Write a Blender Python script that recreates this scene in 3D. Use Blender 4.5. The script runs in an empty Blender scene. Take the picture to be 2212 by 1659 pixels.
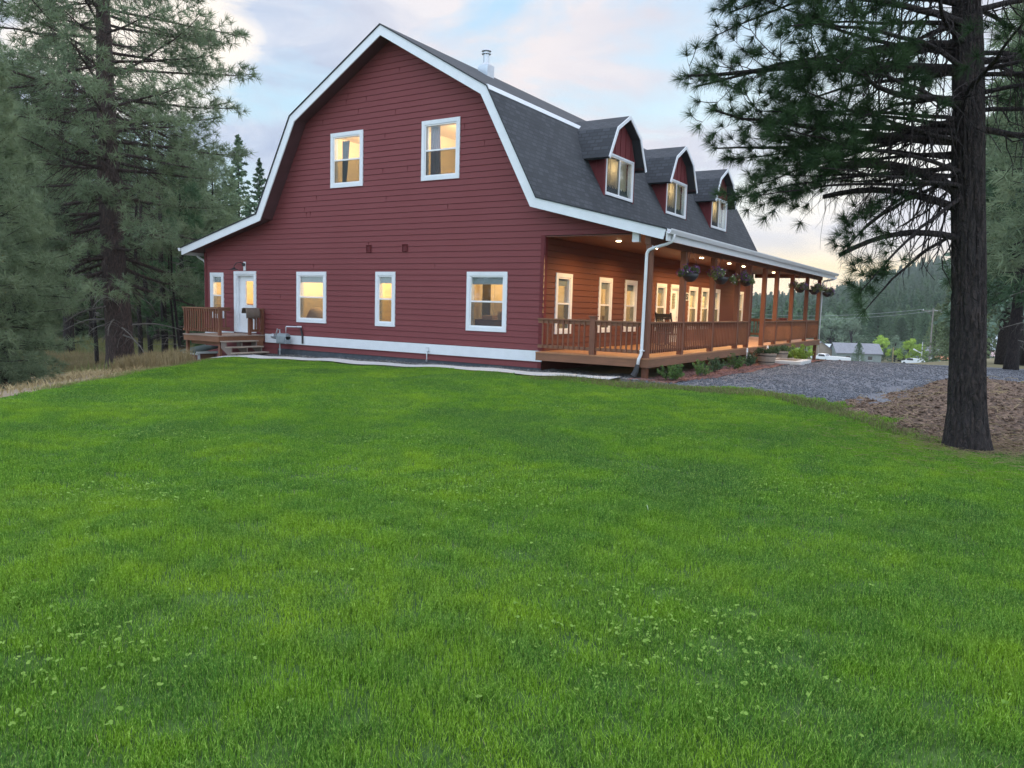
import bpy, math, random
import numpy as np
from mathutils import Vector, Matrix, noise as mnoise
from mathutils.geometry import delaunay_2d_cdt
R = math.radians
random.seed(7)
rng = np.random.default_rng(7)
scene = bpy.context.scene
COL = scene.collection

# ------------------------------------------------------------------ camera frame
CX = (0.84404516, 0.53557707, 0.02729408)       # camera right
FW = (-0.53070611, 0.84151608, -0.10100358)     # view direction
CAM = Vector((10.6298, -18.3429, 1.2162))
def at(xd, dist):
    """ground-plan point at a bearing and a distance from where the photographer stood"""
    k = (xd - 1106) / 1670.0
    return (CAM.x + dist * (FW[0] + k * CX[0]), CAM.y + dist * (FW[1] + k * CX[1]))

# ------------------------------------------------------------------ terrain
def sstep(a, b, x):
    t = np.clip((x - a) / (b - a), 0, 1)
    return t * t * (3 - 2 * t)
def lawn_s(x, y):
    return (x + 3.5) * -0.829 + (y + 12.1) * -0.559
RT = np.array([-9, -1.5, -.6, -.3, -.25, -.19, -.143, -.118, -.079, 0, .2, 9])
RH = np.array([30, 30, 22, 4, 5, 10, 20, 30, 43, 55, 62, 62.])
def hgt(x, y):
    x = np.asarray(x, float); y = np.asarray(y, float)
    z = -.53 + .0150 * np.clip(x, -12, 0) + .06 * sstep(3.6, 6, x)
    yy = np.maximum(y - 8, 0)
    z = z - np.where(yy < 12, .0033 * yy ** 2, .4752)
    far = np.maximum(y - 20, 0)
    sl = .067 - .037 * sstep(0, 10, x - .06 * np.maximum(y - 40, 0))
    z = z - sl * np.minimum(far, 130) - (.03 + .02 * sstep(0, 20, x)) * np.clip(far - 130, 0, 170)
    s = lawn_s(x, y)
    sp = np.maximum(s + .8, 0)
    z = z - 1.05 * (1 - np.exp(-(sp / 5.6) ** 2))
    z = z - .55 * sstep(11.2, 13.6, -x) * sstep(-4.2, -2.2, y) * (1 - sstep(4, 9, y))
    r = np.hypot(x - CAM.x, y - CAM.y)
    t = x / np.maximum(np.abs(y), 1) * np.where(y > 0, 1, 1)
    h = np.interp(t, RT, RH)
    u = np.clip((r - 320) / 680, 0, 1.15)
    z = z + np.where(y > 0, (h + 15) * u ** 1.1, 0)
    lump = .02 * np.sin(x * 1.3 + 1) * np.sin(y * 1.1) + .012 * np.sin(x * 3.1 + y * 2.3)
    z = z + lump * (r < 40)
    # dirt mound beside the driveway
    m = sstep(8.5, 10.0, x) * sstep(-6.6, -3.4, y) * (1 - sstep(1.5, 6.0, y))
    z = z + .26 * m * (1 + .25 * np.sin(x * 1.7) * np.cos(y * 1.3))
    return z
def hz(x, y): return float(hgt(x, y))

# ------------------------------------------------------------------ mesh helpers
def mk(name, V, F, mats, parent=None, smooth=False, mi=None, uv=None):
    me = bpy.data.meshes.new(name)
    V = np.asarray(V, dtype=np.float32).reshape(-1, 3)
    if isinstance(F, np.ndarray):
        n = F.shape[1]
        me.vertices.add(len(V)); me.vertices.foreach_set('co', V.ravel())
        me.loops.add(F.size); me.loops.foreach_set('vertex_index', F.astype(np.int32).ravel())
        me.polygons.add(len(F))
        me.polygons.foreach_set('loop_start', np.arange(0, F.size, n, dtype=np.int32))
        me.update(calc_edges=True)
    else:
        me.from_pydata([tuple(v) for v in V.tolist()], [], F)
    if not isinstance(mats, (list, tuple)): mats = [mats]
    for m in mats: me.materials.append(m)
    if mi is not None: me.polygons.foreach_set('material_index', np.asarray(mi, dtype=np.int32))
    if smooth: me.polygons.foreach_set('use_smooth', np.ones(len(me.polygons), dtype=bool))
    if uv is not None:
        l = me.uv_layers.new(name='UVMap'); l.data.foreach_set('uv', np.asarray(uv, dtype=np.float32).ravel())
    me.update()
    o = bpy.data.objects.new(name, me); COL.objects.link(o)
    if parent: o.parent = parent
    return o
class MB:
    def __init__(s): s.v = []; s.f = []; s.m = []; s.uv = None
    def add(s, vs, fs, m=0):
        b = len(s.v); s.v += [tuple(q) for q in vs]
        for f in fs: s.f.append(tuple(i + b for i in f)); s.m.append(m)
        return s
    def quad(s, a, b, c, d, m=0): return s.add([a, b, c, d], [(0, 1, 2, 3)], m)
    def box(s, x0, x1, y0, y1, z0, z1, m=0):
        return s.add([(x0,y0,z0),(x1,y0,z0),(x1,y1,z0),(x0,y1,z0),(x0,y0,z1),(x1,y0,z1),(x1,y1,z1),(x0,y1,z1)],
                     [(0,3,2,1),(4,5,6,7),(0,1,5,4),(1,2,6,5),(2,3,7,6),(3,0,4,7)], m)
    def obox(s, conv, u0, u1, z0, z1, d0, d1, m=0):
        P = [conv(u, z, d) for d in (d0, d1) for (u, z) in ((u0,z0),(u1,z0),(u1,z1),(u0,z1))]
        return s.add(P, [(3,2,1,0),(4,5,6,7),(0,1,5,4),(1,2,6,5),(2,3,7,6),(3,0,4,7)], m)
    def bar(s, a, b, w, h, m=0):
        a = Vector(a); b = Vector(b); t = (b - a).normalized()
        up = Vector((0,0,1)) if abs(t.z) < .95 else Vector((0,1,0))
        sx = t.cross(up).normalized() * w / 2; sy = sx.cross(t).normalized() * h / 2
        P = [p + i * sx + j * sy for p in (a, b) for (i, j) in ((-1,-1),(1,-1),(1,1),(-1,1))]
        return s.add(P, [(3,2,1,0),(4,5,6,7),(0,1,5,4),(1,2,6,5),(2,3,7,6),(3,0,4,7)], m)
    def extr(s, poly, conv, y0, y1, m=0, caps=True):
        n = len(poly)
        P = [conv(p[0], p[1], y) for y in (y0, y1) for p in poly]
        fs = [(i, (i+1) % n, n + (i+1) % n, n + i) for i in range(n)]
        if caps: fs += [tuple(range(n-1, -1, -1)), tuple(range(n, 2*n))]
        return s.add(P, fs, m)
    def tube(s, pts, r, n=8, m=0, cap=True):
        V, F = tube(pts, r, n, cap); return s.add(V.tolist(), F, m)
    def build(s, name, mats, parent=None, smooth=False):
        o = mk(name, s.v, s.f, mats, parent, smooth, s.m)
        import bmesh
        bm = bmesh.new(); bm.from_mesh(o.data); bmesh.ops.recalc_face_normals(bm, faces=bm.faces[:]); bm.to_mesh(o.data); bm.free()
        return o
def tube(pts, r, n=8, cap=True):
    P = np.asarray(pts, float); k = len(P)
    r = np.broadcast_to(np.asarray(r, float), (k,))
    T = np.gradient(P, axis=0); T /= np.linalg.norm(T, axis=1, keepdims=True) + 1e-9
    ref = np.array([0, 0, 1.]) if abs(T[:, 2]).mean() < .8 else np.array([1., 0, 0])
    A = np.cross(T, ref); A /= np.linalg.norm(A, axis=1, keepdims=True) + 1e-9
    B = np.cross(T, A)
    th = np.arange(n) / n * 2 * math.pi
    V = P[:, None] + r[:, None, None] * (np.cos(th)[None, :, None] * A[:, None] + np.sin(th)[None, :, None] * B[:, None])
    V = V.reshape(-1, 3)
    F = [(i*n+j, i*n+(j+1) % n, (i+1)*n+(j+1) % n, (i+1)*n+j) for i in range(k-1) for j in range(n)]
    if cap: F += [tuple(range(n-1, -1, -1)), tuple(range((k-1)*n, k*n))]
    return V, F
def tubes(lst, n=5):
    """many tubes to one quad array"""
    Vs = []; Fs = []; b = 0
    for pts, r in lst:
        P = np.asarray(pts, float); k = len(P); nn = n
        V, _ = tube(P, r, nn, False)
        i = np.arange(k-1)[:, None]; j = np.arange(nn)[None, :]
        F = np.stack([i*nn+j, i*nn+(j+1) % nn, (i+1)*nn+(j+1) % nn, (i+1)*nn+j], -1).reshape(-1, 4) + b
        Vs.append(V); Fs.append(F); b += len(V)
    return np.concatenate(Vs), np.concatenate(Fs)
def empty(name, loc=(0, 0, 0)):
    o = bpy.data.objects.new(name, None); COL.objects.link(o); o.location = loc; o.empty_display_size = .3
    return o
def tag(o, label=None, cat=None, group=None, kind=None):
    if label: o['label'] = label
    if cat: o['category'] = cat
    if group: o['group'] = group
    if kind: o['kind'] = kind
    return o
def copy_tree(o, parent=None):
    c = o.copy(); COL.objects.link(c); c.parent = parent
    for ch in list(o.children): copy_tree(ch, c)
    return c

# ------------------------------------------------------------------ materials
class N:
    def __init__(s, name):
        s.m = bpy.data.materials.new(name); s.m.use_nodes = True
        s.t = s.m.node_tree; s.n = s.t.nodes; s.l = s.t.links
        s.b = s.n['Principled BSDF']; s.out = s.n['Material Output']
    def new(s, ty, **kw):
        n = s.n.new(ty)
        for k, v in kw.items():
            if k.startswith('_'): setattr(n, k[1:], v)
            else: n.inputs[k.replace('__', ' ')].default_value = v
        return n
    def link(s, a, b): s.l.new(a, b)
    def coord(s, kind='Object', scale=(1, 1, 1)):
        tc = s.new('ShaderNodeTexCoord'); mp = s.new('ShaderNodeMapping'); mp.inputs['Scale'].default_value = scale
        s.link(tc.outputs[kind], mp.inputs[0]); return mp.outputs[0]
    def world(s, scale=(1, 1, 1)):
        g = s.new('ShaderNodeNewGeometry'); mp = s.new('ShaderNodeMapping'); mp.inputs['Scale'].default_value = scale
        s.link(g.outputs['Position'], mp.inputs[0]); return mp.outputs[0]
    def noise(s, co, sc, det=4, rough=.55):
        n = s.new('ShaderNodeTexNoise', Scale=sc, Detail=det, Roughness=rough); s.link(co, n.inputs['Vector']); return n.outputs['Fac']
    def ramp(s, fac, stops):
        r = s.new('ShaderNodeValToRGB'); e = r.color_ramp.elements
        while len(e) < len(stops): e.new(.5)
        for q, (p, c) in zip(e, stops): q.position = p; q.color = (*c, 1)
        s.link(fac, r.inputs[0]); return r.outputs[0]
    def mix(s, fac, a, b, mode='MIX'):
        m = s.new('ShaderNodeMix'); m.data_type = 'RGBA'; m.blend_type = mode
        for sock, v in ((m.inputs[0], fac), (m.inputs[6], a), (m.inputs[7], b)):
            if isinstance(v, (int, float)): sock.default_value = v
            elif isinstance(v, tuple): sock.default_value = (*v, 1)
            else: s.link(v, sock)
        return m.outputs[2]
    def bump(s, h, strength=.3, dist=.01):
        b = s.new('ShaderNodeBump', Strength=strength, Distance=dist); s.link(h, b.inputs['Height']); s.link(b.outputs[0], s.b.inputs['Normal'])
    def col(s, c): s.link(c, s.b.inputs['Base Color'])
    def rough(s, v): s.b.inputs['Roughness'].default_value = v
def dark(c, k): return tuple(q * k for q in c)
def paint(name, c, rough=.6, var=.12, sc=3, bump=.08, metal=0):
    n = N(name); co = n.coord()
    f = n.noise(co, sc, 6, .65)
    n.col(n.ramp(f, [(.3, dark(c, 1 - var)), (.7, dark(c, 1 + var))]))
    f2 = n.noise(co, sc * 25, 3); n.bump(f2, bump, .004); n.rough(rough)
    n.b.inputs['Metallic'].default_value = metal
    return n.m
def wood(name, c, axis=2, rough=.65, var=.35, planks=0, sc=1):
    n = N(name); s = [9 * sc] * 3; s[axis] = .7 * sc
    co = n.coord('Object', tuple(s)); f = n.noise(co, 3, 6, .65)
    base = n.ramp(f, [(.25, dark(c, 1 - var)), (.5, c), (.8, dark(c, 1 + var * .9))])
    big = n.noise(n.coord(), .9, 3)
    base = n.mix(n.ramp(big, [(.35, (0, 0, 0)), (.7, (.55, .55, .55))]), base, dark(c, .62))
    n.col(base); n.bump(f, .25, .004); n.rough(rough)
    return n.m
M = {}
def siding(name, c):
    n = N(name); co = n.coord('Object', (.6, .6, 14)); f = n.noise(co, 2, 6, .7)
    big = n.noise(n.coord(), .35, 4)
    g = n.noise(n.coord('Object', (3, 3, 60)), 6, 3)
    base = n.ramp(f, [(.3, dark(c, .93)), (.7, dark(c, 1.07))])
    base = n.mix(n.ramp(big, [(.35, (0, 0, 0)), (.7, (.5, .5, .5))]), base, tuple(q * k for q, k in zip(c, (.86, .8, .8))))
    n.col(base); n.bump(g, .12, .003); n.rough(.7); n.b.inputs['Specular IOR Level'].default_value = .18
    return n.m
M['siding'] = siding('red_lap_siding', (.208, .062, .065))
M['siding_porch'] = siding('lamp_toned_porch_siding', (.150, .058, .042))  # same siding as the gable, porch lamp warmth painted into its colour
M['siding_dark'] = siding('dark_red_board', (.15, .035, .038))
M['white'] = paint('white_trim_paint', (.72, .75, .78), .5, .05)
M['vinyl'] = paint('white_vinyl', (.78, .80, .82), .4, .03)
M['soffit'] = paint('soffit_dark', (.10, .045, .05), .7, .15)
M['cedar'] = wood('cedar_soffit', (.15, .055, .030), 1, .5)
M['deck'] = wood('deck_boards', (.40, .19, .09), 1, .6, .3)
M['deck_side'] = wood('landing_boards', (.36, .27, .22), 0, .7, .25)
M['rail'] = wood('stained_rail_wood', (.225, .10, .052), 0, .65, .35)
M['railv'] = wood('stained_post_wood', (.19, .072, .038), 2, .6, .35)
M['fascia_wood'] = wood('deck_rim_board', (.225, .11, .062), 1, .65, .35)
M['tread'] = wood('weathered_tread', (.36, .29, .23), 1, .8, .3)
M['stringer'] = wood('weathered_stringer', (.20, .155, .13), 2, .8, .3)
M['concrete'] = paint('foundation_concrete', (.07, .08, .095), .9, .3, 4, .4)
M['gutter'] = paint('white_gutter', (.70, .72, .74), .35, .03)
M['metal'] = paint('galvanized_metal', (.55, .57, .60), .35, .1, 6, .05, .7)
M['greymetal'] = paint('grey_meter_metal', (.27, .31, .33), .45, .15, 6, .05, .3)
M['black'] = paint('black_paint', (.02, .02, .022), .5, .2)
M['room'] = paint('cream_room_wall', (.80, .70, .50), .8, .04, 2, .02)
M['roomfloor'] = paint('room_floor', (.30, .17, .09), .5, .2)
M['roomtrim'] = paint('room_trim', (.85, .78, .62), .6, .03)
M['darkroom'] = paint('dark_doorway', (.09, .08, .075), .8, .1)
M['blind'] = paint('roller_blind', (.30, .33, .34), .8, .08)
M['tealcurtain'] = paint('teal_curtain', (.10, .14, .15), .9, .1)
M['mauvecurtain'] = paint('mauve_curtain', (.36, .26, .28), .9, .1)
M['furn'] = paint('brown_furniture', (.25, .13, .08), .6, .2)
M['cloth'] = paint('beige_upholstery', (.55, .42, .30), .9, .1)
M['towel'] = paint('brown_towel', (.16, .125, .10), .95, .15, 12, .5)
M['oldred'] = paint('shed_red', (.17, .05, .045), .7, .3)
M['lidgreen'] = paint('shed_roof_felt', (.09, .12, .11), .9, .2)

# glass
n = N('window_glass'); tr = n.new('ShaderNodeBsdfTransparent'); tr.inputs[0].default_value = (.93, .95, .95, 1)
gl = n.new('ShaderNodeBsdfGlossy', Roughness=.03); gl.inputs[0].default_value = (.9, .95, 1, 1)
fr = n.new('ShaderNodeLayerWeight'); pw = n.new('ShaderNodeMath'); pw.operation = 'POWER'; pw.inputs[1].default_value = 4; n.link(fr.outputs['Facing'], pw.inputs[0])
ma = n.new('ShaderNodeMath'); ma.operation = 'MULTIPLY_ADD'; ma.inputs[1].default_value = .8; ma.inputs[2].default_value = .045; n.link(pw.outputs[0], ma.inputs[0]); mx = n.new('ShaderNodeMixShader')
n.link(ma.outputs[0], mx.inputs[0]); n.link(tr.outputs[0], mx.inputs[1]); n.link(gl.outputs[0], mx.inputs[2]); n.link(mx.outputs[0], n.out.inputs[0])
M['glass'] = n.m
n = N('screened_glass'); tr = n.new('ShaderNodeBsdfTransparent'); tr.inputs[0].default_value = (.62, .64, .64, 1)
di = n.new('ShaderNodeBsdfDiffuse'); di.inputs[0].default_value = (.25, .27, .28, 1); mx = n.new('ShaderNodeMixShader', Fac=.16)
n.link(tr.outputs[0], mx.inputs[1]); n.link(di.outputs[0], mx.inputs[2]); n.link(mx.outputs[0], n.out.inputs[0])
M['screen'] = n.m
# sheer curtain, lets lamp light through
def sheer(name, c):
    n = N(name); d = n.new('ShaderNodeBsdfDiffuse'); d.inputs[0].default_value = (*c, 1); t = n.new('ShaderNodeBsdfTranslucent'); t.inputs[0].default_value = (*c, 1)
    mx = n.new('ShaderNodeMixShader', Fac=.6); n.link(d.outputs[0], mx.inputs[1]); n.link(t.outputs[0], mx.inputs[2]); n.link(mx.outputs[0], n.out.inputs[0]); return n.m
M['sheer'] = sheer('cream_sheer_curtain', (.80, .70, .50))
def emit(name, c, s):
    n = N(name); e = n.new('ShaderNodeEmission', Strength=s); e.inputs[0].default_value = (*c, 1); n.link(e.outputs[0], n.out.inputs[0]); return n.m
M['lamp'] = emit('lamp_glow', (1, .80, .48), 30)
# shingles (uv: along eave, up the slope, metres)
n = N('asphalt_shingles'); uv = n.coord('UV')
br = n.new('ShaderNodeTexBrick', Scale=1.0); br.inputs['Color1'].default_value = (.022, .026, .033, 1); br.inputs['Color2'].default_value = (.072, .080, .094, 1)
br.inputs['Mortar'].default_value = (.016, .018, .021, 1); br.inputs['Mortar Size'].default_value = .022; br.inputs['Mortar Smooth'].default_value = .3
br.inputs['Brick Width'].default_value = .28; br.inputs['Row Height'].default_value = .145; br.inputs['Bias'].default_value = -.1
n.link(uv, br.inputs['Vector'])
gr = n.noise(n.coord('UV'), 60, 3, .7); big = n.noise(n.coord('UV'), .5, 4)
c = n.mix(.35, br.outputs['Color'], n.ramp(gr, [(.3, (.02, .023, .028)), (.75, (.082, .088, .10))]))
c = n.mix(n.ramp(big, [(.35, (0, 0, 0)), (.7, (.4, .4, .4))]), c, (.062, .068, .075)); n.col(c)
n.bump(br.outputs['Fac'], -.6, .012); n.rough(.9); M['shingle'] = n.m
# bark
def bark(name, c1, c2, sc=1):
    n = N(name); co = n.world((7 * sc, 7 * sc, 1.6 * sc)); v = n.new('ShaderNodeTexVoronoi', Scale=2.2); v.feature = 'DISTANCE_TO_EDGE'
    wob = n.noise(n.world((4 * sc, 4 * sc, 2 * sc)), 3, 4)
    vm = n.new('ShaderNodeVectorMath'); vm.operation = 'ADD'; n.link(co, vm.inputs[0]); n.link(wob, vm.inputs[1]); n.link(vm.outputs[0], v.inputs['Vector'])
    f = n.noise(n.world((9 * sc, 9 * sc, 3 * sc)), 4, 5, .7)
    cc = n.ramp(v.outputs['Distance'], [(0, dark(c1, .3)), (.1, c1), (.4, c2)])
    cc = n.mix(.5, cc, n.ramp(f, [(.3, dark(c1, .5)), (.7, dark(c2, 1.2))]))
    n.col(cc); mm = n.new('ShaderNodeMath'); mm.operation = 'MULTIPLY_ADD'; n.link(f, mm.inputs[0]); mm.inputs[1].default_value = .35; n.link(v.outputs['Distance'], mm.inputs[2])
    n.bump(mm.outputs[0], 1.0, .09); n.rough(.95); return n.m
M['bark'] = bark('pine_bark', (.012, .012, .015), (.075, .052, .047))
M['barkred'] = bark('ponderosa_bark', (.055, .045, .045), (.17, .11, .092), .7)
M['deadwood'] = paint('dead_grey_wood', (.20, .18, .16), .9, .3)
def leafmat(name, a, b, sc=.8, trans=.25):
    n = N(name); f = n.noise(n.world(), sc, 3); f2 = n.noise(n.world(), 9, 2)
    c = n.ramp(f, [(.32, a), (.68, b)]); c = n.mix(n.ramp(f2, [(.35, (0, 0, 0)), (.7, (.6, .6, .6))]), c, dark(b, 1.25))
    oi = n.new('ShaderNodeObjectInfo'); hs = n.new('ShaderNodeHueSaturation'); mr = n.new('ShaderNodeMapRange'); mr.inputs[3].default_value = .75; mr.inputs[4].default_value = 1.3
    n.link(oi.outputs['Random'], mr.inputs[0]); n.link(mr.outputs[0], hs.inputs['Value']); n.link(c, hs.inputs['Color']); c = hs.outputs[0]
    n.col(c); n.rough(.75); n.b.inputs['Specular IOR Level'].default_value = .12
    t = n.new('ShaderNodeBsdfTranslucent'); n.link(c, t.inputs[0]); mx = n.new('ShaderNodeMixShader', Fac=trans)
    n.link(n.b.outputs[0], mx.inputs[1]); n.link(t.outputs[0], mx.inputs[2]); n.link(mx.outputs[0], n.out.inputs[0]); return n.m
M['needle'] = leafmat('pine_needles', (.05, .10, .055), (.10, .165, .080)); M['needle_h'] = leafmat('dark_pine_needles', (.022, .050, .026), (.065, .115, .045), 1.6)
M['needle_l'] = leafmat('pine_needles_pale', (.12, .175, .108), (.25, .31, .18), .5, .35)
M['fir'] = leafmat('fir_needles', (.06, .11, .07), (.12, .18, .10), .15)
M['olive'] = leafmat('olive_fir', (.11, .16, .08), (.20, .25, .13), .4, .3)
M['farfir'] = leafmat('hill_fir', (.045, .10, .05), (.12, .19, .09), .02)
M['spruce'] = leafmat('spruce_needles', (.11, .17, .13), (.20, .28, .21), .6, .3)
M['lime'] = leafmat('lime_leaves', (.20, .33, .05), (.36, .48, .09), .6)
M['pale'] = leafmat('pale_leaves', (.15, .22, .15), (.26, .34, .22), .3)
M['shrub'] = leafmat('shrub_leaves', (.065, .14, .05), (.17, .27, .08), 3)
M['shrub_d'] = leafmat('dark_shrub_leaves', (.045, .085, .045), (.09, .14, .07), 3)
M['basket_l'] = leafmat('basket_leaves', (.07, .12, .045), (.17, .21, .09), 6)
M['petal'] = paint('purple_petals', (.16, .05, .20), .8, .3); M['petal_w'] = paint('pale_petals', (.75, .65, .60), .8, .1)
M['drygrass'] = leafmat('dry_grass', (.20, .155, .075), (.36, .29, .16), .5)
M['bankgrass'] = leafmat('green_bank_grass', (.10, .13, .05), (.22, .21, .09), .4)
# lawn
def grass(name, bright):
    n = N(name); p = n.world(); f = n.noise(p, .55, 4, .6); f2 = n.noise(p, 2.4, 3); f3 = n.noise(p, 75, 2)
    c = n.ramp(f, [(.36, (.070, .160, .034)), (.49, (.125, .260, .018)), (.64, (.205, .335, .018))])
    c = n.mix(n.ramp(f2, [(.38, (.65, .65, .65)), (.62, (0, 0, 0))]), c, (.060, .165, .035))
    c = n.mix(n.ramp(f3, [(.50, (0, 0, 0)), (.66, (.75, .75, .75))]), c, (.32, .46, .10)); c = n.mix(n.ramp(f3, [(.34, (.7, .7, .7)), (.48, (0, 0, 0))]), c, (.045, .105, .018))
    c = n.mix(.0, c, c); hs = n.new('ShaderNodeHueSaturation', Value=bright, Saturation=1.0); n.link(c, hs.inputs['Color']); c = hs.outputs[0]
    n.col(c); n.rough(.8); n.b.inputs['Specular IOR Level'].default_value = .08
    t = n.new('ShaderNodeBsdfTranslucent'); n.link(c, t.inputs[0]); mx = n.new('ShaderNodeMixShader', Fac=.35)
    n.link(n.b.outputs[0], mx.inputs[1]); n.link(t.outputs[0], mx.inputs[2]); n.link(mx.outputs[0], n.out.inputs[0]); return n.m
M['grass'] = grass('lawn_grass_blades', 1.32)
n = N('lawn_soil'); f = n.noise(n.world(), 8, 5); n.col(n.ramp(f, [(.3, (.03, .075, .012)), (.7, (.07, .14, .022))])); n.rough(.95); M['lawnbase'] = n.m
M['clover'] = leafmat('clover_leaves', (.18, .34, .05), (.31, .47, .10), 5)
M['weedpale'] = paint('pale_weed', (.36, .46, .28), .8, .1)
def groundmat(name, cols, sc, bump=.6, bd=.03, vor=None):
    n = N(name); p = n.world(); f = n.noise(p, sc, 8, .7); f2 = n.noise(p, sc * .08, 4)
    c = n.ramp(f, [(.3, cols[0]), (.5, cols[1]), (.72, cols[2])])
    c = n.mix(n.ramp(f2, [(.35, (0, 0, 0)), (.7, (.5, .5, .5))]), c, cols[3])
    h = f
    if name == 'blue_grey_gravel':
        mp_ = n.new('ShaderNodeMapping'); mp_.inputs['Rotation'].default_value = (0, 0, .35); mp_.inputs['Scale'].default_value = (.10, .85, 1); g_ = n.new('ShaderNodeNewGeometry'); n.link(g_.outputs['Position'], mp_.inputs[0])
        rt_ = n.noise(mp_.outputs[0], 1.0, 3); c = n.mix(n.ramp(rt_, [(.40, (.55, .55, .55)), (.52, (0, 0, 0))]), c, (.085, .088, .095)); c = n.mix(n.ramp(rt_, [(.56, (0, 0, 0)), (.66, (.5, .5, .5))]), c, (.22, .225, .235))
    if vor:
        v = n.new('ShaderNodeTexVoronoi', Scale=vor); n.link(p, v.inputs['Vector'])
        bw = n.new('ShaderNodeRGBToBW'); n.link(v.outputs['Color'], bw.inputs[0])
        c = n.mix(.65, c, n.ramp(bw.outputs[0], [(.2, dark(cols[0], .8)), (.5, cols[1]), (.85, dark(cols[2], 1.5))]))
        mm = n.new('ShaderNodeMath'); mm.operation = 'SUBTRACT'; mm.inputs[0].default_value = 1; n.link(v.outputs['Distance'], mm.inputs[1]); h = mm.outputs[0]
    n.col(c); n.bump(h, bump, bd); n.rough(.95); return n.m
M['ground'] = groundmat('forest_floor', [(.10, .085, .04), (.19, .155, .075), (.27, .235, .12), (.13, .14, .06)], 2.5, .8, .06)
M['gravel'] = groundmat('blue_grey_gravel', [(.085, .092, .108), (.135, .145, .168), (.20, .21, .24), (.10, .108, .125)], 16, .8, .02, 42)
M['dirt'] = groundmat('brown_dirt', [(.055, .034, .022), (.135, .082, .054), (.26, .175, .12), (.10, .062, .040)], 14, 1, .05, 24)
M['mulch'] = groundmat('red_mulch', [(.10, .045, .035), (.19, .085, .07), (.28, .14, .12), (.15, .085, .065)], 18, 1, .03, 22)
M['path'] = groundmat('pale_concrete', [(.50, .50, .49), (.58, .58, .57), (.64, .64, .62), (.52, .52, .50)], 5, .1, .005)
M['strip'] = groundmat('grey_dirt_strip', [(.07, .07, .068), (.13, .13, .125), (.22, .215, .21), (.10, .10, .095)], 12, 1, .04, 14)
M['straw'] = groundmat('straw_bank', [(.17, .125, .085), (.34, .27, .19), (.50, .42, .31), (.26, .20, .14)], 6, 1, .05)
M['fringe'] = groundmat('worn_lawn_edge', [(.12, .14, .05), (.22, .22, .10), (.30, .29, .17), (.16, .20, .07)], 9, .8, .03)
M['rock'] = groundmat('outcrop_rock', [(.25, .20, .15), (.40, .33, .26), (.52, .44, .36), (.3, .3, .2)], .3, .5, .5)

# ================================================================== GROUND
def axis(lo, hi, c0, c1, fine, grow):
    a = list(np.arange(c0, c1 + 1e-6, fine)); st = fine; x = a[-1]
    while x < hi: st *= grow; x += st; a.append(x)
    st = fine; x = a[0]; b = []
    while x > lo: st *= grow; x -= st; b.append(x)
    return np.array(b[::-1] + a)
gx = axis(-2500, 2500, -26, 18, .4, 1.07); gy = axis(-300, 3200, -20, 26, .4, 1.06)
X, Y = np.meshgrid(gx, gy); Z = hgt(X, Y) - .05 * (np.hypot(X, Y) < 45)
nx, ny = len(gx), len(gy)
i = np.arange(ny - 1)[:, None]; j = np.arange(nx - 1)[None, :]
F = np.stack([i*nx+j, i*nx+j+1, (i+1)*nx+j+1, (i+1)*nx+j], -1).reshape(-1, 4)
tag(mk('ground', np.stack([X, Y, Z], -1).reshape(-1, 3), F, M['ground'], smooth=True), kind='structure')
def inpoly(P, x, y):
    x = np.asarray(x); y = np.asarray(y); c = np.zeros(x.shape, bool); n = len(P)
    for a in range(n):
        x1, y1 = P[a]; x2, y2 = P[(a+1) % n]
        k = ((y1 > y) != (y2 > y)) & (x < (x2 - x1) * (y - y1) / (y2 - y1 + 1e-12) + x1); c ^= k
    return c
def drape(name, poly, res, dz, mat, extra=None, wob=0):
    E = []
    for a in range(len(poly)):
        p = Vector(poly[a]); q = Vector(poly[(a+1) % len(poly)]); k = max(1, int((q - p).length / res))
        for t in range(k):
            w = p.lerp(q, t / k)
            if wob: w = w + Vector((mnoise.noise(Vector((w.x * 1.7, w.y * 1.7, 3))), mnoise.noise(Vector((w.x * 1.7, w.y * 1.7, 9))))) * wob
            E.append(w.to_2d())
    xs = [p.x for p in E]; ys = [p.y for p in E]
    GX, GY = np.meshgrid(np.arange(min(xs), max(xs), res), np.arange(min(ys), max(ys), res))
    GX = GX + rng.uniform(-.2, .2, GX.shape) * res; GY = GY + rng.uniform(-.2, .2, GY.shape) * res
    k = inpoly([tuple(p) for p in E], GX, GY)
    pts = [Vector((a, b)) for a, b in zip(GX[k], GY[k])]
    ne = len(E)
    vs, es, fs, *_ = delaunay_2d_cdt(E + pts, [], [list(range(ne))], 1, 1e-4)
    V = np.array([(v.x, v.y) for v in vs]); z = hgt(V[:, 0], V[:, 1]) + dz
    if extra is not None: z = z + extra(V[:, 0], V[:, 1])
    return mk(name, np.column_stack([V, z]), [tuple(f) for f in fs], mat, smooth=True)
LAWN = [(-2.2, -14.5), (-4.4, -10.6), (-5.4, -9.1), (-7.2, -6.9), (-8.6, -4.8), (-9.5, -3.3), (-10.2, -2.55), (-10.0, -2.22), (-8, -2.08), (-5, -1.93), (-2.8, -1.81), (.8, -1.64), (2.6, -1.55), (3.9, -1.5), (4.9, -1.1), (5.9, -1.25), (7.0, -1.6), (8.1, -2.7), (8.75, -4.2), (9.25, -5.4), (9.85, -6.2), (10.3, -6.6), (11.0, -6.75), (12.5, -6.9), (17, -7.5), (17, -20), (13, -24), (5, -24), (-2, -20)]
tag(drape('lawn', LAWN, .45, .0, M['lawnbase'], wob=.12), kind='structure')
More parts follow.
